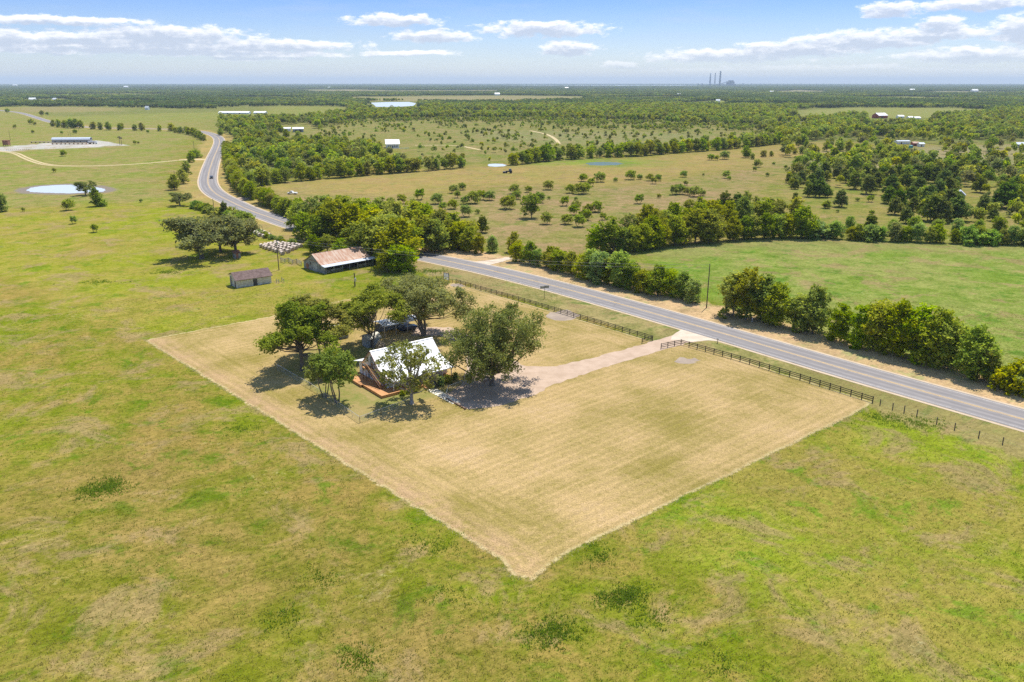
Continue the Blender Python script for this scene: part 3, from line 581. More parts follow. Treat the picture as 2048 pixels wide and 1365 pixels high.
# --- pond and left field
tpx('oak2', 171, 391, 362, 'round tree standing at the edge of the pale stock pond', rot=1.0, wid=.95)
tpx('hack0', 194, 413, 376, 'taller tree just in front of the stock pond', rot=1.0, wid=.9)
tpx('vine1', 205, 413, 398, 'small tree hugging the taller tree in front of the stock pond', rot=1.0)
tpx('mesq0', 137, 421, 398, 'round bright green bush alone between pond and near pasture', rot=1.0)
tpx('mesq1', 148, 448, 432, 'upper one of two loose bushes in the bright green pasture', rot=1.0)
tpx('mesq1', 190, 465, 448, 'lower one of two loose bushes in the bright green pasture', rot=2.0)
tpx('mesq0', 127, 313, 300, 'dark bush in front of the long metal barracks building', rot=2.0)
tpx('mesq1', 109, 346, 336, 'small bush below the looping dirt track', rot=2.0)
tpx('hack3', 4, 424, 385, 'dark tree cut off by the left edge of the view', rot=2.0)
for i, (x, y, t) in enumerate([(47, 424, 415), (282, 405, 398), (30, 258, 249), (62, 249, 238), (70, 252, 244), (66, 267, 260), (124, 269, 262), (151, 268, 259), (270, 289, 281), (277, 288, 283), (296, 267, 260), (15, 226, 217), (84, 233, 221), (95, 231, 224)]):
    tpx('mesq0' if i % 2 else 'mesq1', x, y, t, f'{ordn(i)} small bush dotted over the open pasture left of the road', group='bushes dotted over the left pasture')

def row(pts, key, hs, spacing, label, group, jit=1.2, depth=0, wid=(0.9, 1.2), sp=1.0):
    """trees along a pixel polyline; hs = (height at start, at end)"""
    W = [at(*p).xy for p in pts]; L = [0]
    for a, b in zip(W, W[1:]): L.append(L[-1] + (b-a).length)
    n = int(L[-1] / spacing) + 1; r = random.Random(len(label) + n)
    for i in range(n):
        s = max(0, min(L[-1], i * spacing + r.uniform(-.2, .2) * spacing)); k = max(j for j in range(len(W)-1) if L[j] <= s + 1e-6); t = (s - L[k]) / max(1e-6, L[k+1] - L[k])
        q = W[k].lerp(W[k+1], min(1, t)); h = (hs[0] + (hs[1]-hs[0]) * s / max(L[-1], .1)) * r.uniform(.78, 1.15)
        tree(r.choice(key), q.x + r.uniform(-jit, jit), q.y + r.uniform(-jit, jit) + depth, h, f'{ordn(i)} {label}', group, wid=r.uniform(*wid) * sp)
HK = ['hack0', 'hack1', 'hack2', 'hack3', 'hack4']; HB = ['hack0', 'hack1', 'hack2', 'hack0', 'hack4']; VN = ['vine0', 'vine1']
row([(453, 302), (459, 335), (469, 362), (485, 388), (505, 400)], HB, (9, 9), 5.2, 'tree from the far end of the hedgerow lining the road bend', 'hedgerow along the road bend', wid=(1.0, 1.3))
row([(524, 405), (560, 424), (600, 441), (618, 450)], HB, (8, 9), 4.6, 'tree after the gravel entrance in the hedgerow towards the barn', 'hedgerow between entrance and barn grove')
row([(496, 375), (560, 366), (640, 359), (700, 354), (800, 346), (870, 341), (934, 335)], HB, (11, 10), 7.6, 'tree from the road in the line behind the tan hay field', 'tree line behind the tan hay field', wid=(1.05, 1.35))
row([(1028, 331), (1090, 323), (1160, 318), (1280, 313), (1370, 305), (1450, 300), (1560, 288)], HB, (11, 10), 9.5, 'tree from the green pond end of the line beyond the pond', 'tree line beyond the green pond', wid=(1.05, 1.35))
# grove behind the barn
G1 = [(628, 470, 395), (655, 462, 392), (690, 462, 398), (640, 490, 432), (670, 486, 400), (705, 490, 410), (735, 478, 398), (760, 465, 396), (628, 507, 470), (655, 505, 470), (682, 512, 478),
      (745, 505, 420), (775, 520, 425), (800, 535, 440), (818, 515, 445), (790, 490, 405), (825, 480, 405), (805, 545, 488), (850, 470, 408), (880, 475, 420), (865, 490, 440), (775, 545, 500), (720, 455, 402), (600, 458, 405), (845, 505, 435), (870, 505, 440), (905, 488, 425), (930, 495, 440), (720, 520, 445), (612, 480, 425), (835, 455, 405), (690, 480, 395)]
for i, (x, y, t) in enumerate(G1):
    nb = 'rusty barn' if x < 760 else 'road'
    tpx(HB[i % 5] if i % 7 else 'hack4', x, y, t, f'{ordn(i)} tree of the bright green grove behind the rusty roofed barn', group='grove behind the barn', wid=1.25 if y - t > 60 else 1.3)
row([(880, 492), (905, 497), (940, 503), (962, 508)], HB, (12, 8), 4.2, 'tree past the grove in the hedge above the road', 'hedge above the road opposite the sign')
tpx('hack3', 985, 505, 470, 'rounded dark tree left of the white side road', group='hedge above the road opposite the sign'); tpx('hack0', 1028, 505, 465, 'pointed dark tree beside the white side road', group='hedge above the road opposite the sign')
row([(1036, 525), (1080, 532), (1120, 545), (1180, 560), (1242, 576)], ['hack3', 'hack0', 'hack3', 'hack2'], (6.5, 10.5), 4.4, 'tree from the white side road in the vine covered hedge', 'vine covered hedge across the road', wid=(1.0, 1.2))
row([(1264, 580), (1330, 592), (1395, 606)], ['hack3', 'hack2', 'hack0'], (9, 8.5), 4.4, 'tree in the hedge block ending at the tall utility pole', 'hedge block beside the utility pole', wid=(1.0, 1.2))
G2 = [(1462, 632, 545, 'hack1'), (1492, 640, 538, 'hack4'), (1524, 645, 552, 'hack1'), (1552, 652, 570, 'hack0'), (1592, 660, 590, 'hack1'), (1625, 668, 575, 'hack0'), (1680, 685, 610, 'hack1'), (1722, 695, 612, 'hack1'),
      (1755, 700, 602, 'hack2'), (1795, 712, 605, 'hack0'), (1830, 720, 612, 'hack1'), (1868, 733, 622, 'hack0'), (1893, 738, 640, 'hack2'), (1945, 758, 655, 'hack0'), (1965, 762, 690, 'hack1'),
      (2005, 772, 735, 'vine1'), (2035, 782, 722, 'vine1'), (2075, 790, 730, 'vine0'), (2120, 800, 720, 'hack0')]
for i, (x, y, t, k) in enumerate(G2):
    if k.startswith('vine'): tpx(k, x, y, t, f'{ordn(i - 15)} low shrub at the right end of the roadside trees', group='roadside trees right of the utility pole')
    else: tpx(k, x, y, t, f'{ordn(i)} roadside tree to the right of the tall utility pole', group='roadside trees right of the utility pole', wid=1.0 if y-t > 95 else 1.08)
# big mass between mesquite field and green field
row([(1192, 508), (1235, 508), (1285, 502), (1330, 494), (1400, 486), (1480, 481), (1560, 477), (1612, 476)], HB, (11.5, 12), 5.2, 'tree from the left in the front rank above the green field', 'front rank of trees above the green field', wid=(1.05, 1.25))
row([(1262, 480), (1330, 468), (1400, 458), (1480, 450), (1560, 446), (1600, 448)], HB, (12, 10.5), 6.5, 'tree from the left in the rank behind the front trees of the green field', 'second rank of trees above the green field', wid=(1.0, 1.2))
row([(1380, 440), (1440, 425), (1500, 415), (1560, 425)], ['hack1', 'hack4', 'ced1'], (8.5, 7.5), 8.5, 'tree of the loose rank behind the trees of the green field', 'loose trees behind the green field ranks')
row([(1628, 476), (1700, 480), (1800, 484), (1900, 487), (2000, 490), (2100, 492)], ['hack3', 'hack2', 'vine0', 'hack0'], (6.8, 7.2), 4.3, 'tree right of the tall block along the top of the green field', 'right part of the green field hedge', wid=(1.0, 1.3))
row([(1700, 462), (1820, 466), (1930, 470), (2070, 474)], ['hack3', 'hack2', 'ced1'], (6.5, 7.5), 8.5, 'tree in the rank behind the right part of the green field hedge', 'rank behind the green field hedge')
# left of the road
for i, (x, y, t, k, l) in enumerate([(360, 412, 385, 'oak2', 'spreading dark tree at the lower end of the roadside trees, left of the bend'), (349, 380, 350, 'hack0', 'rounded tree left of the road bend above the spreading dark one'),
        (366, 368, 338, 'hack0', 'tree left of the road bend with a crown touching its rounded neighbour'), (374, 350, 322, 'hack1', 'narrow tree left of the road near the dirt track mouth'), (384, 325, 302, 'hack1', 'small tree left of the road beside the dirt track gate'), (391, 316, 300, 'vine0', 'shrub on the roadside fence line above the gate')]):
    tpx(k, x, y, t, l, group='trees on the left roadside', wid=1.15)
row([(388, 414), (410, 424), (440, 432), (470, 441), (494, 450)], ['vine0', 'vine1'], (3.4, 5.2), 3.8, 'shrub from the spreading tree along the left roadside fence', 'shrubs along the left roadside fence')
tpx('ced1', 449, 437, 404, 'dark upright tree among the shrubs by the roadside pole', wid=.8)
row([(500, 462), (530, 472), (560, 482), (590, 492)], VN, (1.8, 2.2), 3.5, 'low bush along the road fence behind the hay bales', 'low bushes behind the hay bales')
X = [(107, 254, 240), (118, 255, 239), (130, 256, 240), (142, 257, 236), (152, 257, 238), (162, 257, 240), (187, 259, 243), (201, 260, 244), (217, 261, 244), (240, 261, 247), (243, 259, 246), (270, 262, 248), (284, 262, 246), (320, 263, 250), (343, 263, 246)]
for i, (x, y, t) in enumerate(X): tpx(HK[i % 4], x, y, t, f'{ordn(i)} tree from the left along the far road', group='trees along the far road', wid=1.15)
row([(352, 266), (372, 268), (388, 272), (400, 278), (410, 283)], HB, (8, 8), 9, 'dark tree where the far road meets the bend', 'dark trees at the far end of the road bend')
# block of trees between the road bend and the white house
r5 = random.Random(5)
BL = poly([(432, 272), (560, 262), (620, 285), (770, 302), (790, 322), (640, 330), (560, 334), (470, 322), (462, 305), (540, 300), (470, 285)]); nb = 0; tries = 0
bx = [p[0] for p in BL]; by = [p[1] for p in BL]; pts_ = []
while nb < 46 and tries < 4000:
    tries += 1; q = (r5.uniform(min(bx), max(bx)), r5.uniform(min(by), max(by)))
    if not inpoly(np.array([q]), BL)[0] or any((q[0]-a[0])**2 + (q[1]-a[1])**2 < 64 for a in pts_): continue
    pts_.append(q); nb += 1
for i, q in enumerate(sorted(pts_)):
    tree(r5.choice(HB), q[0], q[1], r5.uniform(7.5, 10.5), f'{ordn(i)} tree from the left in the wood between road bend and white house', 'wood between the road bend and the white house', wid=1.2)
# mesquites and dark shrubs of the middle field: crop pixels (x, foot row, height)
MQ = [(1088,505,65),(1230,510,85),(1480,490,80),(1555,490,45),(1355,508,35),(1640,500,60),(1670,525,60),(1705,500,55),(1915,470,55),(805,573,80),(530,605,80),(545,650,70),(645,595,55),(990,600,75),
      (1070,610,95),(1110,605,90),(1155,545,70),(1835,615,80),(1880,610,85),(1945,615,65),(2005,630,90),(1930,540,45),(1548,687,80),(1712,640,35),(940,705,80),(1030,735,75),(1015,780,90),(1205,755,95),
      (1140,760,75),(1110,825,95),(1255,820,60),(955,855,85),(1060,878,105),(790,855,100),(730,680,90),(470,730,110),(500,690,80),(325,660,80),(260,655,80),(195,685,105),(120,690,65),(25,730,80),(130,795,100),(228,770,40),
      (30,600,70),(100,575,60),(60,640,60),(1030,660,30),(810,650,25),(620,690,70)]
M2 = [(1140,920,60),(1300,975,70),(1560,940,60),(1655,935,80),(1745,950,60),(1800,900,90),(1945,935,90),(1870,1010,70),(1690,1010,60),(1990,990,70)]
MQ = [(900 + x / 4.096, 240 + y / 4.096, 240 + (y-h) / 4.096) for x, y, h in MQ] + [(400 + x / 4.096, 180 + y / 4.096, 180 + (y-h) / 4.096) for x, y, h in M2]
M3 = [(165,370,50),(185,380,25),(425,360,28),(20,355,18),(15,480,40),(360,300,50),(345,325,30),(605,290,25),(540,310,25),(155,250,55),(70,255,40),(105,258,35),(605,250,22),(710,245,45),(840,240,35),(800,280,40),(885,300,65),(465,285,20),(995,515,25),(1075,520,45),(870,585,20),(1085,600,30),(800,560,50)]
for i, (x, y, t) in enumerate(sorted(MQ)): tpx('mesq0' if (i * 7) % 3 else 'mesq1', x, y, t, f'{ordn(i)} mesquite bush from the left in the field across the road', group='mesquite bushes in the middle field', wid=1.12)
for i, (x, y, h) in enumerate(sorted(M3)): tpx('mesq1' if i % 2 else 'mesq0', 1400 + x / 3.16, 240 + y / 3.16, 240 + (y-h) / 3.16, f'{ordn(i)} bush from the left in the grass around the cedar wood', group='bushes near the cedar wood', wid=1.15)
tpx('hack4', 1063, 437, 388, 'taller dark tree standing alone among the mesquite bushes', wid=1.1); tpx('ced1', 965, 466, 432, 'narrow dark tree alone below the mesquite bushes')
for i, (x, y, h) in enumerate([(290,240,75),(330,250,40),(400,235,45),(450,232,35),(540,222,90),(600,218,40),(640,215,50),(690,205,40),(745,205,30),(800,200,65),(885,200,60),(940,195,70),(990,190,40)]):
    tpx(HB[i % 5], 1400 + x / 3.16, 240 + y / 3.16, 240 + (y-h) / 3.16, f'{ordn(i)} tree from the left along the ploughed strip beyond the pond', group='trees along the brown strip', wid=1.2)
# cedars
CE = [(755,490,120),(690,488,90),(805,490,70),(885,552,110),(800,560,50),(975,440,110),(1060,470,120),(1110,440,110),(1150,385,90),(1200,480,130),(1230,600,110),(1190,530,110),(1300,440,110),(1250,560,120),(1340,580,90),(1300,655,100),(1330,520,100),
      (1380,470,110),(1440,540,130),(1460,640,170),(1520,650,150),(1560,600,160),(1500,500,120),(1600,560,120),(1620,640,160),(1560,480,120),(1620,430,70),(1760,460,100),(1790,590,100),(1790,570,100),(1820,560,60),(1850,640,80),
      (1880,550,120),(1930,560,170),(1960,560,110),(1990,460,100),(1905,415,70),(1940,400,50),(1990,380,60),(2020,480,100),(2030,600,80),(2010,560,90),(1720,360,110),(1780,370,110),(1830,380,70),(1690,380,100),(1640,350,90),(1590,390,110),
      (1540,420,110),(1480,400,110),(1420,400,110),(1360,380,100),(1310,350,90),(1250,370,90),(1200,400,100),(1040,380,90),(980,360,60),(920,400,80),(780,380,110),(740,420,110),(700,430,90),(640,400,80),(590,410,70),(560,400,60),(600,440,60),
      (600,510,50),(660,290,40),(695,298,30),(1440,330,90),(1500,330,90),(1560,320,80),(1620,310,80),(1700,320,70),(1860,290,60),(1930,290,50),(2100,420,100),(2090,540,120),(870,370,90),(905,380,70),(1100,360,60),(1400,590,70),(1770,640,60)]
CE.sort()
for i, (x, y, h) in enumerate(CE): tpx('ced0' if (i * 5) % 3 else 'ced1', 1400 + x / 3.16, 240 + y / 3.16, 240 + (y-h) / 3.16, f'{ordn(i)} cedar from the left in the dark cedar wood right of the mesquites', group='cedars of the right-hand wood', wid=1.1)
print('single trees', NT_)

# ------------------------------------------------------------------ the far woods: one mass
PRC = bpy.data.collections.new('woodland_sources')
def clump(name, seed, n, rad, ht, nl, leaf, m, lr=2.6):
    r = np.random.RandomState(seed); C = []; T = []
    for i in range(n):
        a = r.rand() * 6.28; d = rad * math.sqrt(r.rand()) if n > 1 else 0; h = ht * (.7 + .45 * r.rand()); t = r.rand(); cr = ht * (.28 + .16 * r.rand())
        for j in range(6):
            e = r.normal(size=3); e /= np.linalg.norm(e); c = np.array((d * math.cos(a), d * math.sin(a), h * .58)) + e * np.array((cr * .65, cr * .65, h * .24))
            k = nl // 6; q = r.normal(size=(k, 3)); q /= np.linalg.norm(q, axis=1)[:, None]; C.append(c + q * cr * .5 * (.6 + .5 * r.rand(k))[:, None]); T.append(np.clip(.45 * t + .15 * e[2] + .5 * r.rand(k), 0, 1))
    C = np.vstack(C); C[:, 2] = np.maximum(C[:, 2], .2)
    o = bpy.data.objects.new(name, leaves_mesh(name, C, 1, seed, leaf, np.concatenate(T), m, .5)); PRC.objects.link(o); return o
for i in range(5): clump('a%d' % i, 70 + i, 1, 0, 9, 300, .62, (L_FAR, L_HDG, L_FAR, L_OAK, L_FAR)[i])
for i in range(4): clump('b%d' % i, 80 + i, 11, 19, 9.5, 84, 1.35, (L_DIST, L_FAR, L_DIST, L_DIST)[i])
for i in range(3): clump('c%d' % i, 90 + i, 46, 75, 10, 30, 3.0, L_DIST)
CLEAR = [[(-600, 222), (60, 214), (235, 215), (545, 221), (545, 213), (692, 213.5), (700, 228), (610, 240), (440, 244), (440, 262), (400, 270), (340, 335), (360, 410), (-900, 445)],
         [(600, 180.8), (700, 179), (790, 181), (1000, 180.5), (1000, 185), (800, 186), (600, 185)], [(690, 194), (1000, 191), (1175, 193), (1175, 202), (990, 204), (835, 203), (700, 202)],
         [(725, 203), (845, 203), (850, 224), (735, 225)], [(1590, 220), (1700, 215), (1900, 216), (1990, 220), (1985, 233), (1800, 237), (1590, 238)], [(1375, 205), (1430, 202), (1480, 203), (1450, 209), (1380, 211)],
         [(1540, 183), (1600, 181), (1660, 183), (1650, 187), (1560, 187)], [(1720, 186), (1900, 183), (2048, 183.5), (2048, 187), (1900, 188)], [(0, 203), (250, 201), (330, 203), (200, 206), (0, 206)],
         [(60, 189.5), (260, 187.5), (420, 190.5), (300, 193), (80, 193)], [(420, 195.5), (560, 193.5), (640, 197), (520, 200)], [(1180, 195.5), (1320, 193.5), (1400, 196.5), (1260, 199)], [(1650, 196.5), (1800, 193.5), (1990, 197.5), (1820, 201)], [(940, 175.5), (1200, 174.8), (1250, 176.5), (980, 177)], [(100, 176), (330, 175), (360, 177), (120, 177.6)], [(1570, 237), (1670, 238), (1665, 243), (1570, 243)], [(430, 215), (545, 214), (545, 240), (430, 240)], [(905, 225), (1080, 224), (1090, 231), (900, 231)], [(560, 250), (622, 250), (622, 262), (560, 262)],
         [(1735, 232), (1865, 232), (1870, 254), (1735, 254)], [(500, 181), (560, 180), (560, 182), (500, 183)], [(40, 199), (130, 198), (150, 202), (40, 203)]]
CLEAR = [poly(c) for c in CLEAR] + [LAKE, POND_F, POND_S]
SAV = poly([(830, 240), (1120, 240), (1500, 255), (1560, 285), (1350, 302), (1250, 310), (1000, 325), (935, 335), (820, 345), (790, 300), (640, 296), (430, 300), (540, 262), (620, 262), (700, 245)])
PALE = poly([(1560, 288), (1900, 284), (3000, 270), (3000, 330), (2048, 350), (1750, 330), (1560, 330)])
DENSE = [(poly([(470, 345), (520, 350), (700, 340), (930, 320), (945, 334), (800, 345), (640, 357), (520, 367), (480, 372)]), .95), (poly([(1025, 330), (1060, 318), (1280, 302), (1480, 286), (1600, 270), (1600, 286), (1460, 298), (1280, 312), (1090, 322)]), .95),
         (poly([(440, 300), (470, 296), (600, 290), (700, 296), (790, 308), (780, 326), (640, 330), (560, 334), (480, 340), (456, 340), (448, 320)]), .75), (poly([(440, 262), (560, 256), (570, 275), (640, 278), (700, 290), (600, 292), (450, 284)]), .7),
         (poly([(1600, 330), (1760, 318), (1960, 325), (2200, 350), (2300, 420), (2200, 455), (1960, 455), (1880, 430), (1800, 400), (1700, 375), (1560, 380)]), .42), (poly([(230, 249), (340, 245), (430, 246), (560, 250), (640, 240), (700, 236), (640, 262), (440, 262), (400, 255), (240, 254)]), .5)]
HOUSES_CLEAR = [poly([(755, 268), (835, 268), (842, 314), (748, 314)]), poly([(555, 250), (628, 250), (632, 281), (555, 281)]), poly([(1785, 282), (1860, 282), (1860, 312), (1790, 312)]), poly([(1916, 380), (1958, 380), (1960, 436), (1912, 436)]), poly([(2030, 286), (2060, 286), (2060, 303), (2030, 303)]), poly([(430, 222), (545, 222), (545, 236), (430, 236)])]
def scatter(r0, r1, cell, seed, prob, clear_r=0):
    r = np.random.RandomState(seed); am = R(37.5); n = int(am * (r1*r1 - r0*r0) / (cell * cell)); a = (r.rand(n) * 2 - 1) * am; d = np.sqrt(r0*r0 + r.rand(n) * (r1*r1 - r0*r0))
    P = np.stack([d * np.sin(a), d * np.cos(a)], -1); keep = np.ones(n, bool)
    for c in CLEAR: keep &= ~inpoly(P, c)
    for c in HOUSES_CLEAR: keep &= ~inpoly(P, c)
    return P[keep & prob(P, r)], r
near_wood = poly([(-900, 262), (430, 262), (640, 256), (720, 248), (1024, 246), (1200, 260), (1480, 262), (1560, 284), (1900, 282), (3200, 278), (3200, 172), (-900, 172)])
def prob_a(P, r):
    w = inpoly(P, near_wood); s = inpoly(P, SAV); pl = inpoly(P, PALE)
    n = wob(P, 120, 8); u = r.rand(len(P))
    k = (w & (u < np.clip(.62 + .6 * n, .12, 1))) | (s & (u < np.clip(.10 + .16 * wob(P, 70, 9), .01, .4))) | (pl & (u < .10))
    for c, pr in DENSE: k |= inpoly(P, c) & (u < pr)
    k &= ~inpoly(P, poly([(1560, 395), (1700, 385), (1800, 405), (1870, 440), (1870, 470), (1560, 470)]))
    for c in HOUSES_CLEAR: k &= ~inpoly(P, c)
    k &= linedist(P, [tuple(p) for p in ROAD[::3]]) > 14
    o = np.array(OCC)
    for i in range(0, len(P), 4000):
        dd = ((P[i:i+4000, None, :] - o[None, :, :2])**2).sum(-1); k[i:i+4000] &= (dd > 16).all(1)
    return k
pa, ra = scatter(330, 2100, 7.4, 1, prob_a)
pb, rb = scatter(2000, 6200, 23, 2, lambda P, r: r.rand(len(P)) < np.clip(.85 + .9 * wob(P * np.array((.45, 1.0)), 420, 10), .06, 1))
pc, rc_ = scatter(6000, 26000, 95, 3, lambda P, r: r.rand(len(P)) < np.clip(.9 + 1.0 * wob(P * np.array((.4, 1.0)), 1500, 11) * np.clip(1.5 - np.hypot(P[:, 0], P[:, 1]) / 16000, .3, 1), .08, 1))
PP = np.vstack([pa, pb, pc]); dk_ = (wob(pb * np.array((.5, 1.0)), 700, 14) + .4 * rb.normal(size=len(pb))) > .15
idx = np.concatenate([ra.randint(0, 5, len(pa)), np.where(dk_, 7 + 0 * len(pb), 5 + rb.choice([0, 1, 3], len(pb))), 9 + rc_.randint(0, 3, len(pc))])
scl = np.concatenate([(.85 + .75 * ra.rand(len(pa))) * np.where(inpoly(pa, SAV), .5, 1.0) * np.where(np.hypot(pa[:, 0], pa[:, 1]) < 560, .58, 1.0), .8 + .4 * rb.rand(len(pb)), .85 + .35 * rc_.rand(len(pc))])
print('woods', len(pa), len(pb), len(pc))
wm = bpy.data.meshes.new('woods_points'); wm.vertices.add(len(PP)); wm.vertices.foreach_set('co', np.hstack([PP, np.zeros((len(PP), 1))]).astype(np.float32).ravel())
ia = wm.attributes.new('idx', 'INT', 'POINT'); ia.data.foreach_set('value', idx.astype(np.int32)); fattr(wm, 'scl', scl); fattr(wm, 'rot', np.random.RandomState(4).rand(len(PP)) * 6.28); wm.update()
woods = bpy.data.objects.new('far_woods', wm); COL.objects.link(woods); tag(woods, 'hazy green woodland spreading from the middle distance to the horizon', 'woodland', kind='stuff')
gn = bpy.data.node_groups.new('woods', 'GeometryNodeTree'); gn.interface.new_socket('Geometry', in_out='INPUT', socket_type='NodeSocketGeometry'); gn.interface.new_socket('Geometry', in_out='OUTPUT', socket_type='NodeSocketGeometry')
def gnn(t, **k):
    n = gn.nodes.new(t)
    for a, b in k.items(): setattr(n, a, b)
    return n
gi, go = gnn('NodeGroupInput'), gnn('NodeGroupOutput'); ci = gnn('GeometryNodeCollectionInfo'); ci.inputs[0].default_value = PRC; ci.inputs['Separate Children'].default_value = True; ci.inputs['Reset Children'].default_value = True
ip = gnn('GeometryNodeInstanceOnPoints'); ip.inputs['Pick Instance'].default_value = True
def nattr(nm, ty): n = gnn('GeometryNodeInputNamedAttribute', data_type=ty); n.inputs[0].default_value = nm; return n.outputs[0]
cx = gnn('ShaderNodeCombineXYZ'); gn.links.new(nattr('rot', 'FLOAT'), cx.inputs[2])
er = gnn('FunctionNodeEulerToRotation'); gn.links.new(cx.outputs[0], er.inputs[0])
gn.links.new(gi.outputs[0], ip.inputs['Points']); gn.links.new(ci.outputs[0], ip.inputs['Instance']); gn.links.new(nattr('idx', 'INT'), ip.inputs['Instance Index'])
gn.links.new(er.outputs[0], ip.inputs['Rotation']); gn.links.new(nattr('scl', 'FLOAT'), ip.inputs['Scale']); gn.links.new(ip.outputs[0], go.inputs[0])
md = woods.modifiers.new('woods', 'NODES'); md.node_group = gn

# ------------------------------------------------------------------ building materials
def m_metal(name, a, b, rib=0.4, ax=0, rough=0.45, metal=0.0, stain=None):
    def f(g):
        o = obc(g); sp = g.n('ShaderNodeSeparateXYZ', ins={0: o}); x = sp.outputs[ax]
        w = g.m('ABSOLUTE', g.m('SINE', g.m('MULTIPLY', x, math.pi / rib))); n = g.noise(o, 0.9, 5.0, 0.65)
        st = g.noise(g.v('MULTIPLY', o, (1.6, 0.25, 0.25) if ax == 0 else (0.25, 1.6, 0.25)), 1.0, 5.0, 0.7)
        c = g.mix(g.ss(n, 0.35, 0.7), a, b)
        if stain: c = g.mix(g.ss(g.m('ADD', g.m('MULTIPLY', st, 0.7), g.m('MULTIPLY', n, 0.3)), 0.40, 0.6), c, stain)
        pbr(g, c, rough, g.m('POWER', w, 6.0), metal=metal, dist=0.02)
    return mat(name, f)
M_WROOF = m_metal('white standing seam metal', (.80, .80, .80), (.72, .73, .74), 0.5)
M_RUST = m_metal('rusted corrugated roofing', (.34, .17, .095), (.25, .095, .042), 0.7, stain=(.44, .33, .25), rough=.7)
M_GALV = m_metal('grey galvanised roofing', (.50, .54, .60), (.42, .46, .52), 0.7)
M_WALLW = m_metal('white painted siding', (.76, .77, .78), (.66, .67, .68), 0.3, ax=2, rough=.6)
M_OLDW = simple('weathered grey cladding', (.17, .185, .19), (.33, .32, .29), 0.8, .85, st=(1, 1, 3))
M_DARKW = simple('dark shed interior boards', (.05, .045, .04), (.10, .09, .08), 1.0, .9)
M_BRSH = simple('brown asphalt shingles', (.105, .068, .058), (.16, .108, .095), 1.3, .9)
M_CREAM = simple('peeling cream siding', (.62, .60, .52), (.42, .38, .30), 1.0, .8, st=(1, 1, 2.5))
M_GLASS = mat('dark window glass', lambda g: pbr(g, (.05, .07, .09), .08, spec=.8))
M_DECK = m_metal('orange stained deck boards', (.50, .245, .085), (.40, .18, .06), 0.18, ax=1, rough=.6)
M_DECKD = simple('dark stained timber', (.10, .05, .025), (.16, .08, .04), 2.0, .7)
M_TRIM = simple('reddish trim boards', (.30, .13, .09), (.36, .19, .14), 2.0, .7)
M_GREY = simple('blue grey shed paint', (.20, .235, .26), (.27, .30, .32), 1.0, .7)
M_CONC = simple('pale concrete', (.56, .53, .47), (.44, .41, .36), 1.5, .9)
M_BLK = simple('black fence stain', (.018, .016, .015), (.035, .03, .027), 3.0, .75)
M_POLE = simple('dark weathered pole', (.075, .055, .045), (.13, .10, .08), 2.0, .9)
M_WIRE = simple('grey wire', (.25, .24, .22), (.35, .33, .3), 2.0, .5)
M_STEEL = simple('galvanised steel', (.45, .46, .47), (.55, .55, .55), 2.0, .4, .6)
M_WHT = simple('clean white paint', (.80, .80, .78), (.74, .74, .73), 2.0, .4)
M_BLACKP = simple('black car paint', (.012, .012, .014), (.02, .02, .022), 2.0, .25)
M_TYRE = simple('black rubber', (.015, .015, .015), (.03, .03, .03), 2.0, .8)
M_REDB = simple('barn red siding', (.30, .06, .04), (.36, .09, .06), 1.0, .7)
M_HAY = simple('weathered hay', (.50, .41, .33), (.68, .57, .47), 2.5, .95, st=(1, 3, 3))
M_HAYE = simple('dark bale end', (.30, .235, .185), (.42, .34, .27), 3.0, .95)
M_RUSTY = simple('brown rusted steel', (.22, .09, .05), (.32, .15, .09), 1.0, .8)
M_TANP = simple('tan painted steel', (.55, .44, .27), (.46, .35, .2), 1.0, .6)
M_HZST = simple('grey stack concrete', (.20, .21, .23), (.26, .27, .28), .05, .8)
M_TEAL = simple('teal tank paint', (.03, .20, .20), (.05, .26, .25), 1.0, .4)
M_STONE = simple('pale walkway slab', (.66, .62, .52), (.58, .53, .43), 2.0, .9)
M_SOIL = simple('dark bed mulch', (.10, .075, .05), (.16, .12, .085), 3.0, .95)

def rot_at(x, y): return x, y
UA = R(38)                                   # the axis the farm buildings share
# ------------------------------------------------------------------ the farmhouse
hp = at(775, 777, .6); hp.z = 0
ho = thing('farmhouse', 'white farmhouse with steep white metal roof, wooden outside stairs and low orange deck', 'house', hp, UA)
LN, YR, ZR, YB0, ZB, YB1 = 14.6, 6.2, 7.0, 2.6, 3.95, 9.8
def slab(prof, x0, x1, th=0.14):
    """roof sheet(s) through the profile points, th thick"""
    m = MB()
    m.prism([(y, z) for y, z in prof] + [(y, z - th) for y, z in reversed(prof)], x0, x1); return m
prof = [(-2.3, 2.62), (YB0 + .2, ZB), (YR, ZR), (YB1 - .2, ZB), (14.2, 2.7)]
rf = slab(prof, -.35, LN + .35).build('roof', M_WROOF, ho)
MB().prism([(YR - .2, ZR - .04), (YR, ZR + .07), (YR + .2, ZR - .04)], -.37, LN + .37).build('ridge_cap', M_WHT, rf)
MB().bar((-.36, -2.3, 2.58), (-.36, YB0 + .2, ZB - .06), .06, .2).bar((-.37, YB0 + .2, ZB - .08), (-.37, YR, ZR - .1), .06, .2).bar((-.37, YR, ZR - .1), (-.37, YB1 - .2, ZB - .08), .06, .2).build('rake_board', M_TRIM, rf)
w = MB(); gp = [(0, .6), (0, 3.0), (YB0 + .2, ZB - .15), (YR, ZR - .16), (YB1 - .2, ZB - .15), (12.0, 3.0), (12.0, .6)]
w.prism(gp, 0, LN).build('wall', M_WALLW, ho)
MB().box(.05, LN - .05, .05, 11.95, 0, .598).build('foundation_skirt', M_DECKD, ho)
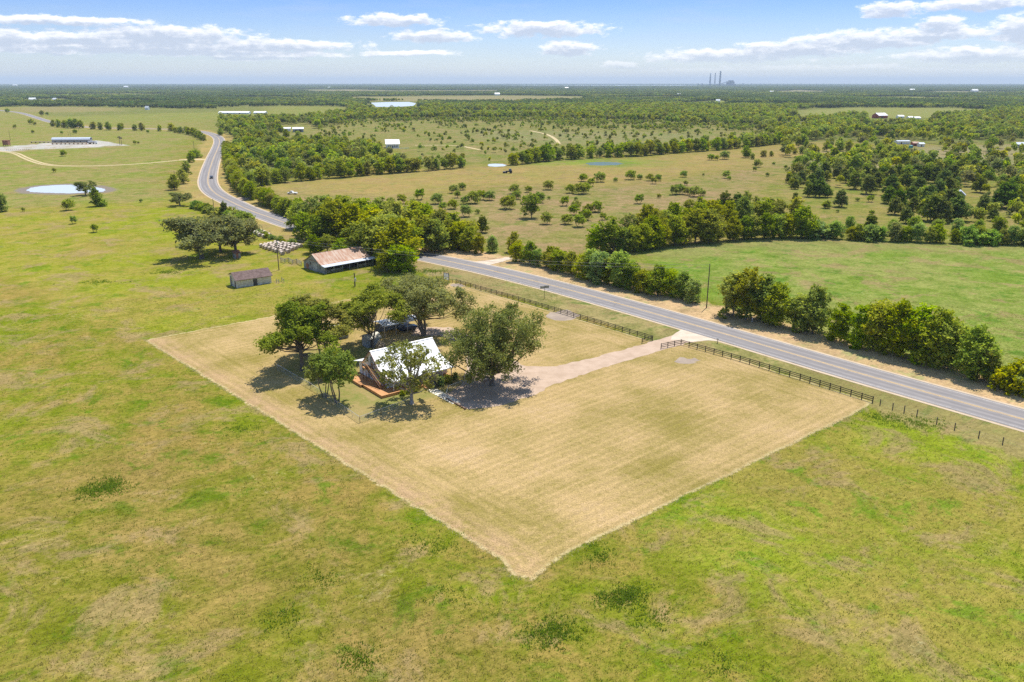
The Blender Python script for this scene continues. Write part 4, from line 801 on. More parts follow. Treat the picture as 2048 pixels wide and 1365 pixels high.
def window(parent, x, y, z, w_, h_, face='x', m=M_WHT):
    f = MB(); t = .05
    if face == 'x': f.box(x - .06, x, y - w_/2 - .1, y + w_/2 + .1, z - .1, z + h_ + .1)
    else: f.box(x - w_/2 - .1, x + w_/2 + .1, y - .06, y, z - .1, z + h_ + .1)
    fo = f.build('window', m, parent); p = MB()
    if face == 'x': p.box(x - .075, x - .062, y - w_/2, y + w_/2, z, z + h_/2 - .04).box(x - .075, x - .062, y - w_/2, y + w_/2, z + h_/2 + .04, z + h_)
    else: p.box(x - w_/2, x + w_/2, y - .075, y - .062, z, z + h_/2 - .04).box(x - w_/2, x + w_/2, y - .075, y - .062, z + h_/2 + .04, z + h_)
    p.build('pane', M_GLASS, fo); return fo
def door(parent, x, y, z, w_, h_, face='x', m=M_GLASS):
    d = MB(); k = MB()
    if face == 'x': d.box(x - .07, x, y - w_/2, y + w_/2, z, z + h_); k.box(x - .13, x - .072, y + w_/2 - .14, y + w_/2 - .08, z + .95, z + 1.05)
    else: d.box(x - w_/2, x + w_/2, y - .07, y, z, z + h_); k.box(x + w_/2 - .14, x + w_/2 - .08, y - .13, y - .072, z + .95, z + 1.05)
    do = d.build('door', m, parent); k.build('handle', M_STEEL, do); return do
door(ho, 0, 6.3, 3.55, .95, 2.1, m=M_GREY); window(ho, 0, 8.0, 4.25, .8, 1.0); window(ho, 0, 4.9, 4.2, .6, 1.0)
window(ho, 0, 10.0, 1.6, 1.0, 1.3); door(ho, 0, 7.8, .62, 1.0, 2.1, m=M_GREY); window(ho, 0, 2.0, 1.6, .9, 1.2)
for x in (2.0, 5.0, 10.0, 12.6): window(ho, x, 0, 1.5, 1.0, 1.3, 'y')
door(ho, 7.5, 0, .62, 1.0, 2.1, 'y', M_GREY)
dk = MB().box(-3.0, -.02, -3.0, 12.0, .46, .60).box(-.02, LN, -3.0, -.02, .46, .60).box(-3.4, -3.0, 5.0, 12.0, .46, .6).build('deck', M_DECK, ho)
MB().box(-2.97, -2.9, -2.97, 5.0, .0, .458).box(-2.9, LN - .03, -2.97, -2.9, 0, .458).box(-3.37, -3.3, 5.0, 11.97, .0, .458).build('deck_skirt', M_DECK, ho)
for x in (.3, 3.8, 7.0, 9.2, 12, 14.3): MB().box(x - .07, x + .07, -2.1, -1.96, .6, 2.6).build('porch_post', M_WHT, ho)
st = MB(); n = 15; y0s, y1s, z0s, z1s = .5, 6.0, .62, 3.5
for i in range(n):
    t = i / (n - 1); y = y0s + (y1s - y0s) * t; z = z0s + .19 + (z1s - z0s - .19) * t; st.box(-1.38, -.22, y - .14, y + .16, z - .05, z)
sto = st.build('staircase', M_DECK, ho)
MB().bar((-1.42, y0s - .2, z0s + .1), (-1.42, y1s, z1s), .06, .3).bar((-.18, y0s - .2, z0s + .1), (-.18, y1s, z1s), .06, .3).build('stringer', M_DECKD, sto)
hr = MB()
for xx in (-1.42, -.18):
    hr.bar((xx, y0s - .2, z0s + 1.05), (xx, y1s, z1s + .95), .07, .12)
    for i in range(0, n, 3 if xx < -1 else 7): t = i / (n-1); y = y0s + (y1s-y0s)*t; z = z0s + (z1s-z0s)*t; hr.box(xx - .03, xx + .03, y - .04, y + .04, z, z + .95)
hr.build('handrail', M_DECK, sto)
ld = MB().box(-1.6, -.02, 6.0, 7.6, 3.36, 3.5)
ldo = ld.build('landing', M_DECK, ho); MB().box(-1.55, -1.43, 6.05, 6.17, .6, 3.36).box(-1.55, -1.43, 7.4, 7.52, .6, 3.36).build('landing_post', M_DECKD, ldo)
MB().bar((-1.55, 6.1, 4.45), (-1.55, 7.55, 4.45), .06, .1).bar((-1.55, 7.55, 4.45), (-.1, 7.55, 4.45), .06, .1).bar((-1.55, 7.55, 3.5), (-1.55, 7.55, 4.45), .08).bar((-1.55, 6.1, 3.5), (-1.55, 6.1, 4.45), .08).build('landing_rail', M_DECK, ldo)
MB().box(6.6, 8.7, -3.4, -3.0, .30, .42).box(6.6, 8.7, -3.8, -3.4, .14, .27).box(6.6, 8.7, -4.2, -3.8, 0, .12).build('front_steps', M_DECK, ho)
def hl(x, y, z=0.0): c, s_ = math.cos(UA), math.sin(UA); return Vector((hp.x + x*c - y*s_, hp.y + x*s_ + y*c, z))
# walkway, kerb board, bed, shrubs
for i in range(10):
    p = hl(7.5, -4.75 - i * .98); t = thing('stepping_slab', 'pale rectangular slab of the walk from porch steps to gravel', 'paving slab', p, UA, 'slabs of the front walk')
    MB().box(-1.0, 1.0, -.36, .36, 0, .05).build('slab', M_STONE, t)
a, b = at(893, 798), at(930, 819)
t = thing('edging_log', 'dark timber edging beam laid between lawn and gravel parking', 'edging', a); MB().bar((0, 0, .1), (b.x - a.x, b.y - a.y, .1), .2).bar((b.x-a.x-.1, b.y-a.y, .12), (b.x-a.x+.25, b.y-a.y, .12), .3).build('beam', M_DECKD, t)
SH = [(1.2, -3.9, 'vine1', 1.1, 'low yellow green shrub at the corner of the deck'), (2.6, -3.9, 'vine0', 1.0, 'low shrub by the deck, next to the corner one'), (4.2, -3.8, 'vine1', 1.2, 'low dark shrub behind the pale lawn tree'),
      (10.2, -4.0, 'vine0', 2.2, 'full green shrub right of the porch steps'), (12.2, -3.9, 'vine1', 2.0, 'dark green shrub between porch and broadest oak'), (14.6, -3.0, 'vine0', 1.6, 'rounded shrub at the right end of the porch')]
for x, y, k, h, l in SH: p = hl(x, y); tree(k, p.x, p.y, h, l, 'shrubs along the porch', wid=.62 if h > 1.5 else .8)
gc = PR['vine0'][1].copy(); gc.materials.clear(); gc.materials.append(L_GRY); PR['grey0'] = (PR['vine0'][0], gc); PH['grey0'] = 4; NAMES['grey'] = 'shrub'; CATS['grey'] = 'shrub'
p = hl(8.9, -2.2); tree('grey0', p.x + .6, p.y - 1.2, 3.0, 'pale grey feathery shrub against the porch roof', 'shrubs along the porch', wid=.55)
p = at(762, 712); tree('grey0', p.x, p.y, 3.4, 'pale grey leafless shrub beside the small grey shed', 'shrubs along the porch', wid=.6)
# chain link fence round the yard
def m_chain(g):
    p = geo(g); b = g.n('ShaderNodeBsdfDiffuse', ins={'Color': (.5, .5, .48, 1)}); tr = g.n('ShaderNodeBsdfTransparent')
    sp = g.n('ShaderNodeSeparateXYZ', ins={0: p}); u = g.m('ADD', sp.outputs[0], sp.outputs[1])
    w1 = g.m('ABSOLUTE', g.m('SINE', g.m('MULTIPLY', g.m('ADD', u, sp.outputs[2]), 60.0))); w2 = g.m('ABSOLUTE', g.m('SINE', g.m('MULTIPLY', g.m('SUBTRACT', u, sp.outputs[2]), 60.0)))
    k = g.m('LESS_THAN', g.m('MINIMUM', w1, w2), 0.11); mx = g.n('ShaderNodeMixShader', ins={0: k, 1: tr.outputs[0], 2: b.outputs[0]}); surf(g, mx.outputs[0])
M_CHAIN = mat('chain link mesh', m_chain)
def chain_fence(pts, label):
    W = [at(*q) for q in pts]; t = thing('chain_link_fence', label, 'fence', W[0]); o = W[0]; rail = MB(); net = MB()
    for a, b in zip(W, W[1:]):
        a, b = a - o, b - o; L = (b-a).length; n = max(1, round(L / 3.0))
        rail.bar(a + Vector((0, 0, 1.2)), b + Vector((0, 0, 1.2)), .06)
        nn = Vector((-(b-a).y, (b-a).x, 0)).normalized() * .012
        net.poly([a - nn, b - nn, b - nn + Vector((0, 0, 1.18)), a - nn + Vector((0, 0, 1.18))])
        for i in range(n + (1 if b is W[-1] - o else 0)): q = a.lerp(b, i / n); MB().tube([q, q + Vector((0, 0, 1.25))], .05 if i == 0 else .03, 6).build('post', M_DECKD if i == 0 and a.length > 1 else M_STEEL, t)
    rail.build('top_rail', M_STEEL, t); net.build('mesh_panel', M_CHAIN, t)
chain_fence([(555, 740), (622, 778), (720, 846), (762, 830), (824, 807)], 'chain link fence around the front corner of the farmhouse lawn')
chain_fence([(893, 797), (897, 783), (925, 772)], 'short chain link piece between front walk and oak shade')

# carport, shed, vehicle
def gable_house(name, label, cat, px, py, rz, L, W, hw, hr_, mw, mr, group=None, over=.4, doors=(), wins=(), z0=0, chimney=False, loc=None):
    p = loc or at(px, py); t = thing(name, label, cat, p, rz, group)
    MB().prism([(0, 0), (0, hw), (W/2, hr_), (W, hw), (W, 0)], 0, L).build('wall', mw, t)
    k = (hr_ - hw) / (W/2); r_ = slab([(-over, hw - k*over + .12), (W/2, hr_ + .14), (W + over, hw - k*over + .12)], -over, L + over, .1).build('roof', mr, t)
    for x, w_, h_ in doors: door(t, x, 0, .02, w_, h_, 'y', M_DARKW)
    for x, z, w_, h_ in wins: window(t, x, 0, z, w_, h_, 'y')
    return t
c0 = at(770, 676); cp = thing('carport', 'open carport with white metal roof under the grey green live oak', 'carport', c0, UA)
MB().prism([(0, 2.9), (2.6, 3.5), (2.6, 3.4), (0, 2.8)], -.3, 10.3).prism([(2.6, 3.5), (5.4, 2.95), (5.4, 2.85), (2.6, 3.4)], -.3, 10.3).build('roof', M_WROOF, cp)
for x in (0.1, 3.3, 6.6, 9.9):
    for y in (.2, 5.0): MB().box(x - .06, x + .06, y - .06, y + .06, 0, 2.86).build('post', M_STEEL, cp)
MB().box(.2, 9.8, 5.05, 5.12, 0, 2.2).build('back_panel', M_GREY, cp)
gable_house('white_roofed_shed', 'small white roofed shed half hidden behind the left pecans', 'shed', 664, 682, UA, 4.5, 3.5, 2.3, 3.1, M_GREY, M_WROOF, doors=((1.5, .9, 1.9),))
gable_house('grey_shed', 'small blue grey shed behind the farmhouse ridge', 'shed', 736, 697, UA, 3.2, 2.8, 2.3, 3.0, M_GREY, M_CREAM, doors=((1.2, .9, 1.9),))
def car(name, label, px, py, rz, body, kind='suv', loc=None):
    p = loc or at(px, py); t = thing(name, label, 'car' if kind != 'truck' else 'pickup', p, rz); t.location.z = .072 if name == 'black_car' else .02
    L, W = 4.8, 1.9
    if kind == 'truck': L = 5.6; pr = [(-L/2, .45), (-L/2, 1.05), (-.4, 1.1), (-.3, 1.75), (1.0, 1.78), (1.6, 1.12), (L/2, 1.0), (L/2, .45)]; gl = [(-.2, 1.15), (-.2, 1.65), (.95, 1.68), (1.45, 1.15)]
    else: pr = [(-L/2, .4), (-L/2, 1.05), (-2.0, 1.15), (-1.6, 1.65), (.5, 1.68), (1.25, 1.1), (L/2, .95), (L/2, .4)]; gl = [(-1.85, 1.12), (-1.55, 1.58), (.42, 1.6), (1.1, 1.12)]
    m = MB(); b = 0; n = len(pr)
    m.v = [(x, -W/2 + (.12 if z > 1.3 else 0), z) for x, z in pr] + [(x, W/2 - (.12 if z > 1.3 else 0), z) for x, z in pr]
    m.f = [tuple(range(n)), tuple(range(2*n-1, n-1, -1))] + [(i, n+i, n+(i+1) % n, (i+1) % n) for i in range(n)]; m.build('body', body, t)
    for s_ in (-1, 1): MB().poly([(x, s_ * (W/2 + .015 - (.10 if z > 1.3 else 0)), z) for x, z in gl]).build('side_window', M_GLASS, t)
    a, c = pr[4], pr[5]; MB().poly([(a[0] + .06, -.75, a[1] - .04), (c[0] + .02, -.8, c[1] + .06), (c[0] + .02, .8, c[1] + .06), (a[0] + .06, .75, a[1] - .04)]).build('windscreen', M_GLASS, t)
    for x in (-L/2 + .95, L/2 - .95):
        for s_ in (-1, 1): MB().tube([(x, s_ * (W/2 - .18), .36), (x, s_ * (W/2 + .03), .36)], .36, 14).build('wheel', M_TYRE, t)
    for s_ in (-1, 1): MB().box(L/2 - .02, L/2 + .03, s_*.7 - .18, s_*.7 + .18, .72, .88).build('headlight', M_WHT, t)
    return t
q = at(826, 668); car('parked_car', 'dark blue car parked in the carport shade behind the farmhouse', 0, 0, UA, simple('dark blue paint', (.015, .03, .06), (.02, .04, .08), 2, .25), loc=Vector((c0.x + 7.8 * math.cos(UA) - 2.2 * math.sin(UA), c0.y + 7.8 * math.sin(UA) + 2.2 * math.cos(UA), 0)))
i = int(np.argmin(np.hypot(ROAD[:, 0] - at(422, 357).x, ROAD[:, 1] - at(422, 357).y))); d = ROAD[i-1] - ROAD[i+1]; ra_ = math.atan2(d[1], d[0]); nrm = np.array((-math.sin(ra_), math.cos(ra_)))
pc_ = ROAD[i] + (nrm if nrm[0] > 0 else -nrm) * 2.3; car('black_car', 'black car driving round the road bend', 0, 0, ra_, M_BLACKP, loc=Vector((pc_[0], pc_[1], .072)))
car('white_truck', 'white pickup parked in the tan field behind the hedgerow', 585, 389, R(172), M_WHT, 'truck')

# ------------------------------------------------------------------ barn, brown roofed shed, outhouse
bc = at(651, 549); BA = R(44.6)
bn = thing('barn', 'old weathered barn with rusty orange roof and open grey lean-to', 'barn', bc, BA)
BL_, BW = 19.0, 13.0
MB().prism([(3.2, 0), (3.2, 3.1), (7.2, 5.6), (10.6, 3.6), (13.4, 2.4), (13.4, 0)], 0, BL_).build('wall', M_OLDW, bn)
MB().box(.05, .12, .2, 3.2, 0, 2.5).build('side_wall', M_OLDW, bn)
b1 = slab([(1.6, 2.78), (3.0, 3.2), (7.2, 5.75), (10.8, 3.65), (13.8, 2.4)], -.4, BL_ + .3, .08).build('roof', M_RUST, bn)
slab([(-.6, 2.42), (1.62, 2.74)], -.5, BL_ + 1.2, .07).build('lean_to_roof', M_GALV, bn)
for x in (.3, 3.3, 6.6, 9.4, 12.6, 15.8, 18.8): MB().box(x - .09, x + .09, -.1, .08, 0, 2.45).build('post', M_OLDW, bn)
MB().box(.2, 18.9, 3.0, 3.18, 0, 3.0).build('inner_wall', M_DARKW, bn)
for x0_, x1_ in ((.3, 6.4), (12.7, 18.7)):
    rl = MB()
    for z in (.45, .85, 1.2): rl.bar((x0_, -.14, z), (x1_, -.14, z), .05, .12)
    rl.bar((x0_, -.2, .4), (x0_ + 3, -.2, 1.2), .05, .1).build('rail', M_OLDW, bn)
door(bn, 0, 6.0, 0, 2.6, 2.7, m=simple('pale plank door', (.42, .43, .42), (.33, .32, .30), 1, .8)); MB().box(-.06, 0, 8.6, 9.2, 1.9, 2.6).build('window', M_DARKW, bn); MB().box(-.05, 0, 10.2, 11.8, .0, 1.9).build('patch_panel', M_RUSTY, bn)
MB().box(-.05, 0, 4.6, 9.4, 3.35, 3.5).build('rust_band', M_RUSTY, bn)
sc_ = at(474, 577); sh = thing('brown_roofed_shed', 'old cream shed with brown shingle roof standing in the pasture', 'shed', sc_, UA)
MB().prism([(0, 0), (0, 2.5), (2.9, 4.3), (5.6, 3.4), (5.6, 0)], 0, 11.0).build('wall', M_CREAM, sh)
slab([(-.45, 2.45), (2.9, 4.45), (6.0, 3.35)], -.4, 11.4, .1).build('roof', M_BRSH, sh)
MB().box(5.2, 6.5, -.05, .0, .05, 2.05).build('doorway', M_DARKW, sh); window(sh, 0, 3.4, 1.1, .7, .8); MB().box(-.06, 0, .7, 1.5, .02, 1.95).build('door', M_DARKW, sh)
MB().box(-.3, 0, 4.2, 4.8, .0, 2.9).build('side_post', M_OLDW, sh)
oh = thing('outhouse', 'tiny weathered wooden outhouse under the arching pasture oak', 'outhouse', at(470, 518), UA)
MB().prism([(0, 0), (0, 1.9), (1.9, 2.5), (1.9, 0)], 0, 2.2).build('wall', M_OLDW, oh); slab([(-.25, 1.9), (2.15, 2.62)], -.25, 2.45, .08).build('roof', M_RUSTY, oh); door(oh, .9, 0, .02, .8, 1.7, 'y', M_RUSTY)
# hay bales
br = MB(); br.tube([(-.72, 0, .76), (-.66, 0, .76), (.66, 0, .76), (.72, 0, .76)], [.70, .76, .76, .70], 16, cap=False); bm_ = br.mesh('roll', M_HAY)
be = MB(); be.tube([(-.73, 0, .76), (.73, 0, .76)], .69, 16); be.f = be.f[-2:]; be_ = be.mesh('end_face', M_HAYE)
def bales(A, B, C, D, nr, nc, where, grp):
    A, B, C, D = [at(*q) for q in (A, B, C, D)]
    for i in range(nr):
        for j in range(nc):
            u, v = (i + .5) / nr, (j + .5) / nc; p = A.lerp(B, u).lerp(D.lerp(C, u), v)
            t = thing('hay_bale', f'{ordn(j)} round hay bale from the left, {ordn(nr - 1 - i) if 0 else ordn(i)} row from the left edge, {where}', 'hay bale', (p.x + rnd.uniform(-.3, .3), p.y + rnd.uniform(-.45, .45), 0), math.atan2((D-A).y, (D-A).x) + rnd.uniform(-.16, .16), grp)
            for nm, me in (('roll', bm_), ('end_face', be_)): o = bpy.data.objects.new(nm, me); COL.objects.link(o); o.parent = t
bales((516, 495), (552, 489), (609, 494), (566, 513), 5, 8, 'corral block', 'nearer rows of hay bales')
bales((484, 459), (500, 456), (548, 474), (526, 478), 3, 8, 'roadside block', 'farther rows of hay bales')

# ------------------------------------------------------------------ fences
def board_fence(pts, label, sp=2.44):
    W = [at(*q) for q in pts]; o = W[0]; t = thing('board_fence', label, 'fence', o, group='black board fences'); k = 0
    for a, b in zip(W, W[1:]):
        a, b = a - o, b - o; n = max(1, round((b-a).length / sp))
        for z in (.42, .82, 1.2): MB().bar(a + Vector((0, 0, z)), b + Vector((0, 0, z)), .045, .14).build('rail', M_BLK, t)
        for i in range(n + 1):
            if i == n and b != W[-1] - o: continue
            q = a.lerp(b, i / n); MB().box(q.x - .075, q.x + .075, q.y - .075, q.y + .075, 0, 1.36).build('post', M_BLK, t)
board_fence([(912, 567), (1060, 609), (1202, 651), (1305, 682), (1284, 687)], 'black three-rail board fence running from the sign to the driveway mouth')
board_fence([(1322, 698), (1362, 690), (1480, 723), (1600, 760), (1745, 806)], 'black three-rail board fence from the driveway mouth towards the open pasture')
def wire_fence(pts, label, hp_=1.25, tall=.0, name='wire_fence', m=M_POLE, r=.07):
    W = [at(*q) for q in pts]; o = W[0]; t = thing(name, label, 'fence', o); wi = MB()
    for i, q in enumerate(W): q = q - o; MB().tube([q, q + Vector((rnd.uniform(-.05, .05), 0, hp_ + rnd.uniform(-.1, .15)))], r, 6).build('post', m, t)
    for a, b in zip(W, W[1:]):
        for z in (.4, .75, 1.1): wi.bar(a - o + Vector((0, 0, z)), b - o + Vector((0, 0, z)), .012)
    wi.build('wire', M_WIRE, t)
wire_fence([(1760, 811), (1785, 820), (1808, 826), (1833, 834), (1873, 848), (1909, 860), (1957, 876), (2005, 889), (2050, 903), (2100, 917)], 'wire fence with dark wooden posts continuing beyond the board fence', 1.35, r=.1)
wire_fence([(830, 541), (848, 546), (866, 552), (884, 559), (905, 566)], 'short wire fence leading from the grove to the sign')
wire_fence([(358, 404), (385, 410), (420, 424), (462, 437), (498, 450), (540, 466), (580, 482)], 'roadside wire fence hidden among shrubs left of the road')
cf = [(562, 524), (570, 527), (578, 525), (586, 529), (594, 527), (603, 532)]
W = [at(*q) for q in cf]; t = thing('corral_fence', 'rickety grey wooden corral fence between bales and barn', 'fence', W[0]); ra2 = MB()
for q in W: q = q - W[0]; MB().box(q.x - .08, q.x + .08, q.y - .08, q.y + .08, 0, 1.6).build('post', M_OLDW, t)
for a, b in zip(W, W[1:]):
    for z in (.4, .8, 1.2, 1.5): ra2.bar(a - W[0] + Vector((0, 0, z)), b - W[0] + Vector((0, 0, z)), .05, .14)
ra2.build('rail', M_OLDW, t)
W = [at(*q) for q in [(553, 566), (558, 567), (564, 563), (568, 566)]]; t = thing('broken_pen', 'broken remains of a small wooden pen right of the brown roofed shed', 'fence', W[0])
for q in W: q = q - W[0]; MB().box(q.x - .07, q.x + .07, q.y - .07, q.y + .07, 0, 1.3).build('post', M_OLDW, t)
MB().bar(W[0] * 0 + Vector((0, 0, 1)), W[1] - W[0] + Vector((0, 0, .6)), .06, .12).build('rail', M_OLDW, t); MB().bar(W[2] - W[0] + Vector((0, 0, .9)), W[3] - W[0] + Vector((0, 0, 1.0)), .06, .12).build('rail', M_OLDW, t)

# ------------------------------------------------------------------ poles and signs
def pole(px, py, top, label, arm=1.8, can=False, name='utility_pole', rz=None, r=.16):
    p = at(px, py); h = solve_h(p, top); t = thing(name, label, 'utility pole', p, R(-50) if rz is None else rz, 'utility poles')
    MB().tube([(0, 0, 0), (0, 0, h)], [r, r * .7], 8).build('pole', M_POLE, t)
    if arm: a = MB().bar((0, -arm/2, h - .7), (0, arm/2, h - .7), .12).build('crossarm', M_POLE, t); m = MB()
    if arm:
        for y in (-arm/2 + .15, 0, arm/2 - .15): m.tube([(0, y, h - .64), (0, y, h - .45)], .05, 6)
        m.build('insulator', M_STEEL, a)
    if can: MB().tube([(.42, 0, h - 2.6), (.42, 0, h - 1.6)], .3, 10).build('transformer', M_STEEL, t)
    return p, h
pole(1413, 616, 528, 'tallest utility pole, alone at the end of the hedge across the road', 0)
pole(558, 541, 474, 'utility pole with a grey transformer between shed and hay bales', 0, True)
pole(710, 573, 546, 'short thick meter pole on the grass behind the pecans', 0, True, 'meter_pole', r=.22)
pole(430, 437, 398, 'dark utility pole among the shrubs below the bend', 0)
pole(390, 312, 283, 'utility pole by the road next to the dirt track gate', 1.6)
pole(352, 375, 342, 'utility pole left of the road near the rounded trees', 0)
pole(21, 281, 262, 'thin pole in the pasture above the rusty tank', 0); pole(137, 272, 263, 'left one of two thin poles behind the barracks building', 0); pole(141, 272, 263, 'right one of two thin poles behind the barracks building', 0)
pole(157, 262, 246, 'utility pole in front of the left trees along the far road', 0)
pA, pB = at(1413, 616), at(558, 541); hA, hB = solve_h(pA, 528) - .3, solve_h(pB, 474) - .3
t = thing('power_line', 'two thin sagging wires strung from the tallest utility pole over the hedge', 'power line', pA)
for dz in (0, .9):
    MB().tube([(0 + (pB - pA).x * k / 24, (pB - pA).y * k / 24, hA - dz + (hB - hA) * k / 24 - 4 * 2.2 * (k / 24) * (1 - k / 24)) for k in range(25)], .03, 4).build('wire', M_WIRE, t)
sg = thing('notice_sign', 'white panel sign on two dark posts at the end of the board fence', 'sign', at(893, 565), R(-38))
MB().box(-1.15, -1.0, -.07, .07, 0, 3.0).build('post', M_BLK, sg); MB().box(1.0, 1.15, -.07, .07, 0, 3.0).build('post', M_BLK, sg)
pb = MB().box(-1.0, 1.0, -.04, .04, 1.65, 2.85).build('panel', M_WHT, sg); MB().box(-.98, .98, -.05, -.041, 1.72, 1.80).box(-.98, .98, -.05, -.041, 2.75, 2.8).build('panel_band', M_GREY, pb)
MB().box(-1.0, 1.0, -.035, .035, 1.22, 1.42).build('lower_panel', M_WHT, sg); MB().box(-1.0, 1.0, -.035, .035, .92, 1.12).build('lower_panel', M_WHT, sg); MB().box(-1.0, 1.0, -.05, .05, 2.9, 3.0).build('top_bar', M_BLK, sg)
M_SGB = simple('dull aluminium sign back', (.27, .26, .23), (.34, .33, .29), 2, .5)
rs_ = thing('road_sign', 'backs of two rectangular road signs on one thin post beside the road', 'sign', at(1089, 598), R(10))
MB().tube([(0, 0, 0), (0, 0, 3.9)], .05, 6).build('post', M_BLK, rs_); MB().box(-1.35, -.02, -.09, -.06, 3.1, 3.8).build('sign_plate', M_SGB, rs_); MB().box(.02, 1.3, -.09, -.06, 3.2, 3.95).build('sign_plate', M_SGB, rs_)
t = thing('marker_post', 'small white marker on a post between road and roadside trees', 'marker', at(1504, 645), 0); MB().box(-.05, .05, -.05, .05, 0, 1.0).build('post', M_WHT, t); MB().box(-.16, .16, -.1, -.06, .85, 1.25).build('plate', M_WHT, t)
t = thing('mailbox', 'small mailbox on a post by the driveway mouth', 'mailbox', at(1435, 687), R(-50)); MB().box(-.05, .05, -.05, .05, 0, 1.05).build('post', M_POLE, t); MB().prism([(-.12, 1.05), (-.12, 1.2), (-.06, 1.28), (.06, 1.28), (.12, 1.2), (.12, 1.05)], -.28, .28).build('box', M_STEEL, t)
W0, W1 = at(442, 357), at(458, 361); t = thing('guard_rail', 'short grey culvert rail on the verge inside the bend', 'guard rail', W0); d = W1 - W0
MB().bar((0, 0, .6), d + Vector((0, 0, .6)), .08, .35).build('rail', M_OLDW, t)
for k in (0, .5, 1): q = d * k; MB().box(q.x - .1, q.x + .1, q.y - .1, q.y + .1, 0, .75).build('post', M_OLDW, t)
# ploughing machine in the tan field
t = thing('tractor', 'dark tractor standing in the tan hay field', 'tractor', at(1018, 347), R(175)); MB().box(-2.2, .2, -.7, .7, .9, 1.9).box(.2, 2.3, -.45, .45, .9, 1.7).build('body', M_BLACKP, t)
MB().prism([(-.75, 1.9), (-.65, 3.0), (.65, 3.0), (.75, 1.9)], -1.7, .1).build('cab', M_GLASS, t)
for x, y, r_ in ((-1.3, -.95, .95), (-1.3, .95, .95), (1.7, -.8, .55), (1.7, .8, .55)): MB().tube([(x, y - .2, r_), (x, y + .2, r_)], r_, 14).build('wheel', M_TYRE, t)
MB().box(2.4, 4.2, -1.3, 1.3, .2, 1.1).bar((2.2, 0, .8), (2.5, 0, .7), .2).build('front_loader', M_BLACKP, t)

# ------------------------------------------------------------------ yard with metal barracks, left
p = at(104, 287); t = thing('barracks_building', 'long low metal building with curved grey roof on the pale gravel yard', 'building', p, R(7)); Lb = (at(178, 283) - p).length
MB().box(0, Lb, 0, 7, 0, 3.4).build('wall', M_OLDW, t); slab([(-.3, 3.4), (.6, 4.6), (2.2, 5.4), (3.5, 5.6), (4.8, 5.4), (6.4, 4.6), (7.3, 3.4)], -.2, Lb + .2, .12).build('roof', M_GALV, t)
for i in range(5): MB().box(Lb * i / 5 + .4, Lb * i / 5 + .7, -.32, 7.3, 3.35, 3.6).build('gutter_brace', M_WHT, t)
for i in range(6): door(t, Lb * (i + .5) / 6, 0, 0, 1.1, 2.1, 'y', M_DARKW)
t = thing('rusty_tank', 'rusty brown square tank on legs at the left edge of the gravel yard', 'tank', at(6, 293), R(5)); MB().box(0, 5, 0, 5, 1.2, 5.4).build('body', M_RUSTY, t); MB().box(-.2, 5.2, -.2, 5.2, 5.4, 5.7).build('lid', M_RUSTY, t)
for x in (.3, 4.7):
    for y in (.3, 4.7): MB().box(x - .15, x + .15, y - .15, y + .15, 0, 1.2).build('leg', M_RUSTY, t)
def rack(px0, py0, px1, label, m):
    a, b = at(px0, py0), at(px1, py0 - .4); t = thing('pipe_rack', label, 'pipe rack', a, math.atan2((b-a).y, (b-a).x), 'racks on the gravel yard'); L = (b-a).length; n = int(L / 4)
    MB().box(0, L, 0, 2.6, .9, 1.5).build('load', m, t)
    for i in range(n + 1): MB().box(L*i/n - .12, L*i/n + .12, -.1, 2.7, 0, .9).build('support', M_RUSTY, t)
rack(62, 286.5, 104, 'tan pipe rack left of the barracks building', M_TANP); rack(106, 286, 143, 'tan pipe rack along the front of the barracks building', M_TANP); rack(104, 289.5, 172, 'longest low rack in front of the barracks building', M_TANP)
t = thing('parked_lorry', 'grey tank lorry at the right end of the barracks building', 'lorry', at(176, 288.5), R(10)); MB().tube([(0, 1.2, 1.9), (6, 1.2, 1.9)], 1.1, 12).build('tank', M_STEEL, t); MB().box(6.3, 8.6, 0, 2.4, .7, 3.0).build('cab', M_WHT, t)
for x in (1, 2.2, 5, 7.6):
    for y in (0.1, 2.1): MB().tube([(x, y, .5), (x, y + .25, .5)], .5, 10).build('wheel', M_TYRE, t)
for i, (px, tp) in enumerate(((240, 273), (243.5, 275))):
    p = at(px, 290.5); h = solve_h(p, tp); t = thing('palm_like_tower', f'{("left", "right")[i]} one of two slim posts with ragged tops on the gravel yard', 'tower', p, 0); MB().tube([(0, 0, 0), (0, 0, h)], [.25, .18], 6).build('post', M_POLE, t)
    tp_ = MB()
    for k in range(8): a_ = k * .785; tp_.bar((0, 0, h - .4), (1.4 * math.cos(a_), 1.4 * math.sin(a_), h - .6 - .5 * (k % 3)), .25, .5)
    tp_.build('top', M_POLE, t)
for i in range(12):
    px = 14 + i * 4.0; t = thing('yard_post', f'{ordn(i)} small post from the left along the front of the gravel yard', 'post', at(px, 301.5 - i * .1), 0, 'posts along the gravel yard'); MB().box(-.15, .15, -.15, .15, 0, 1.2).build('post', M_RUSTY, t)

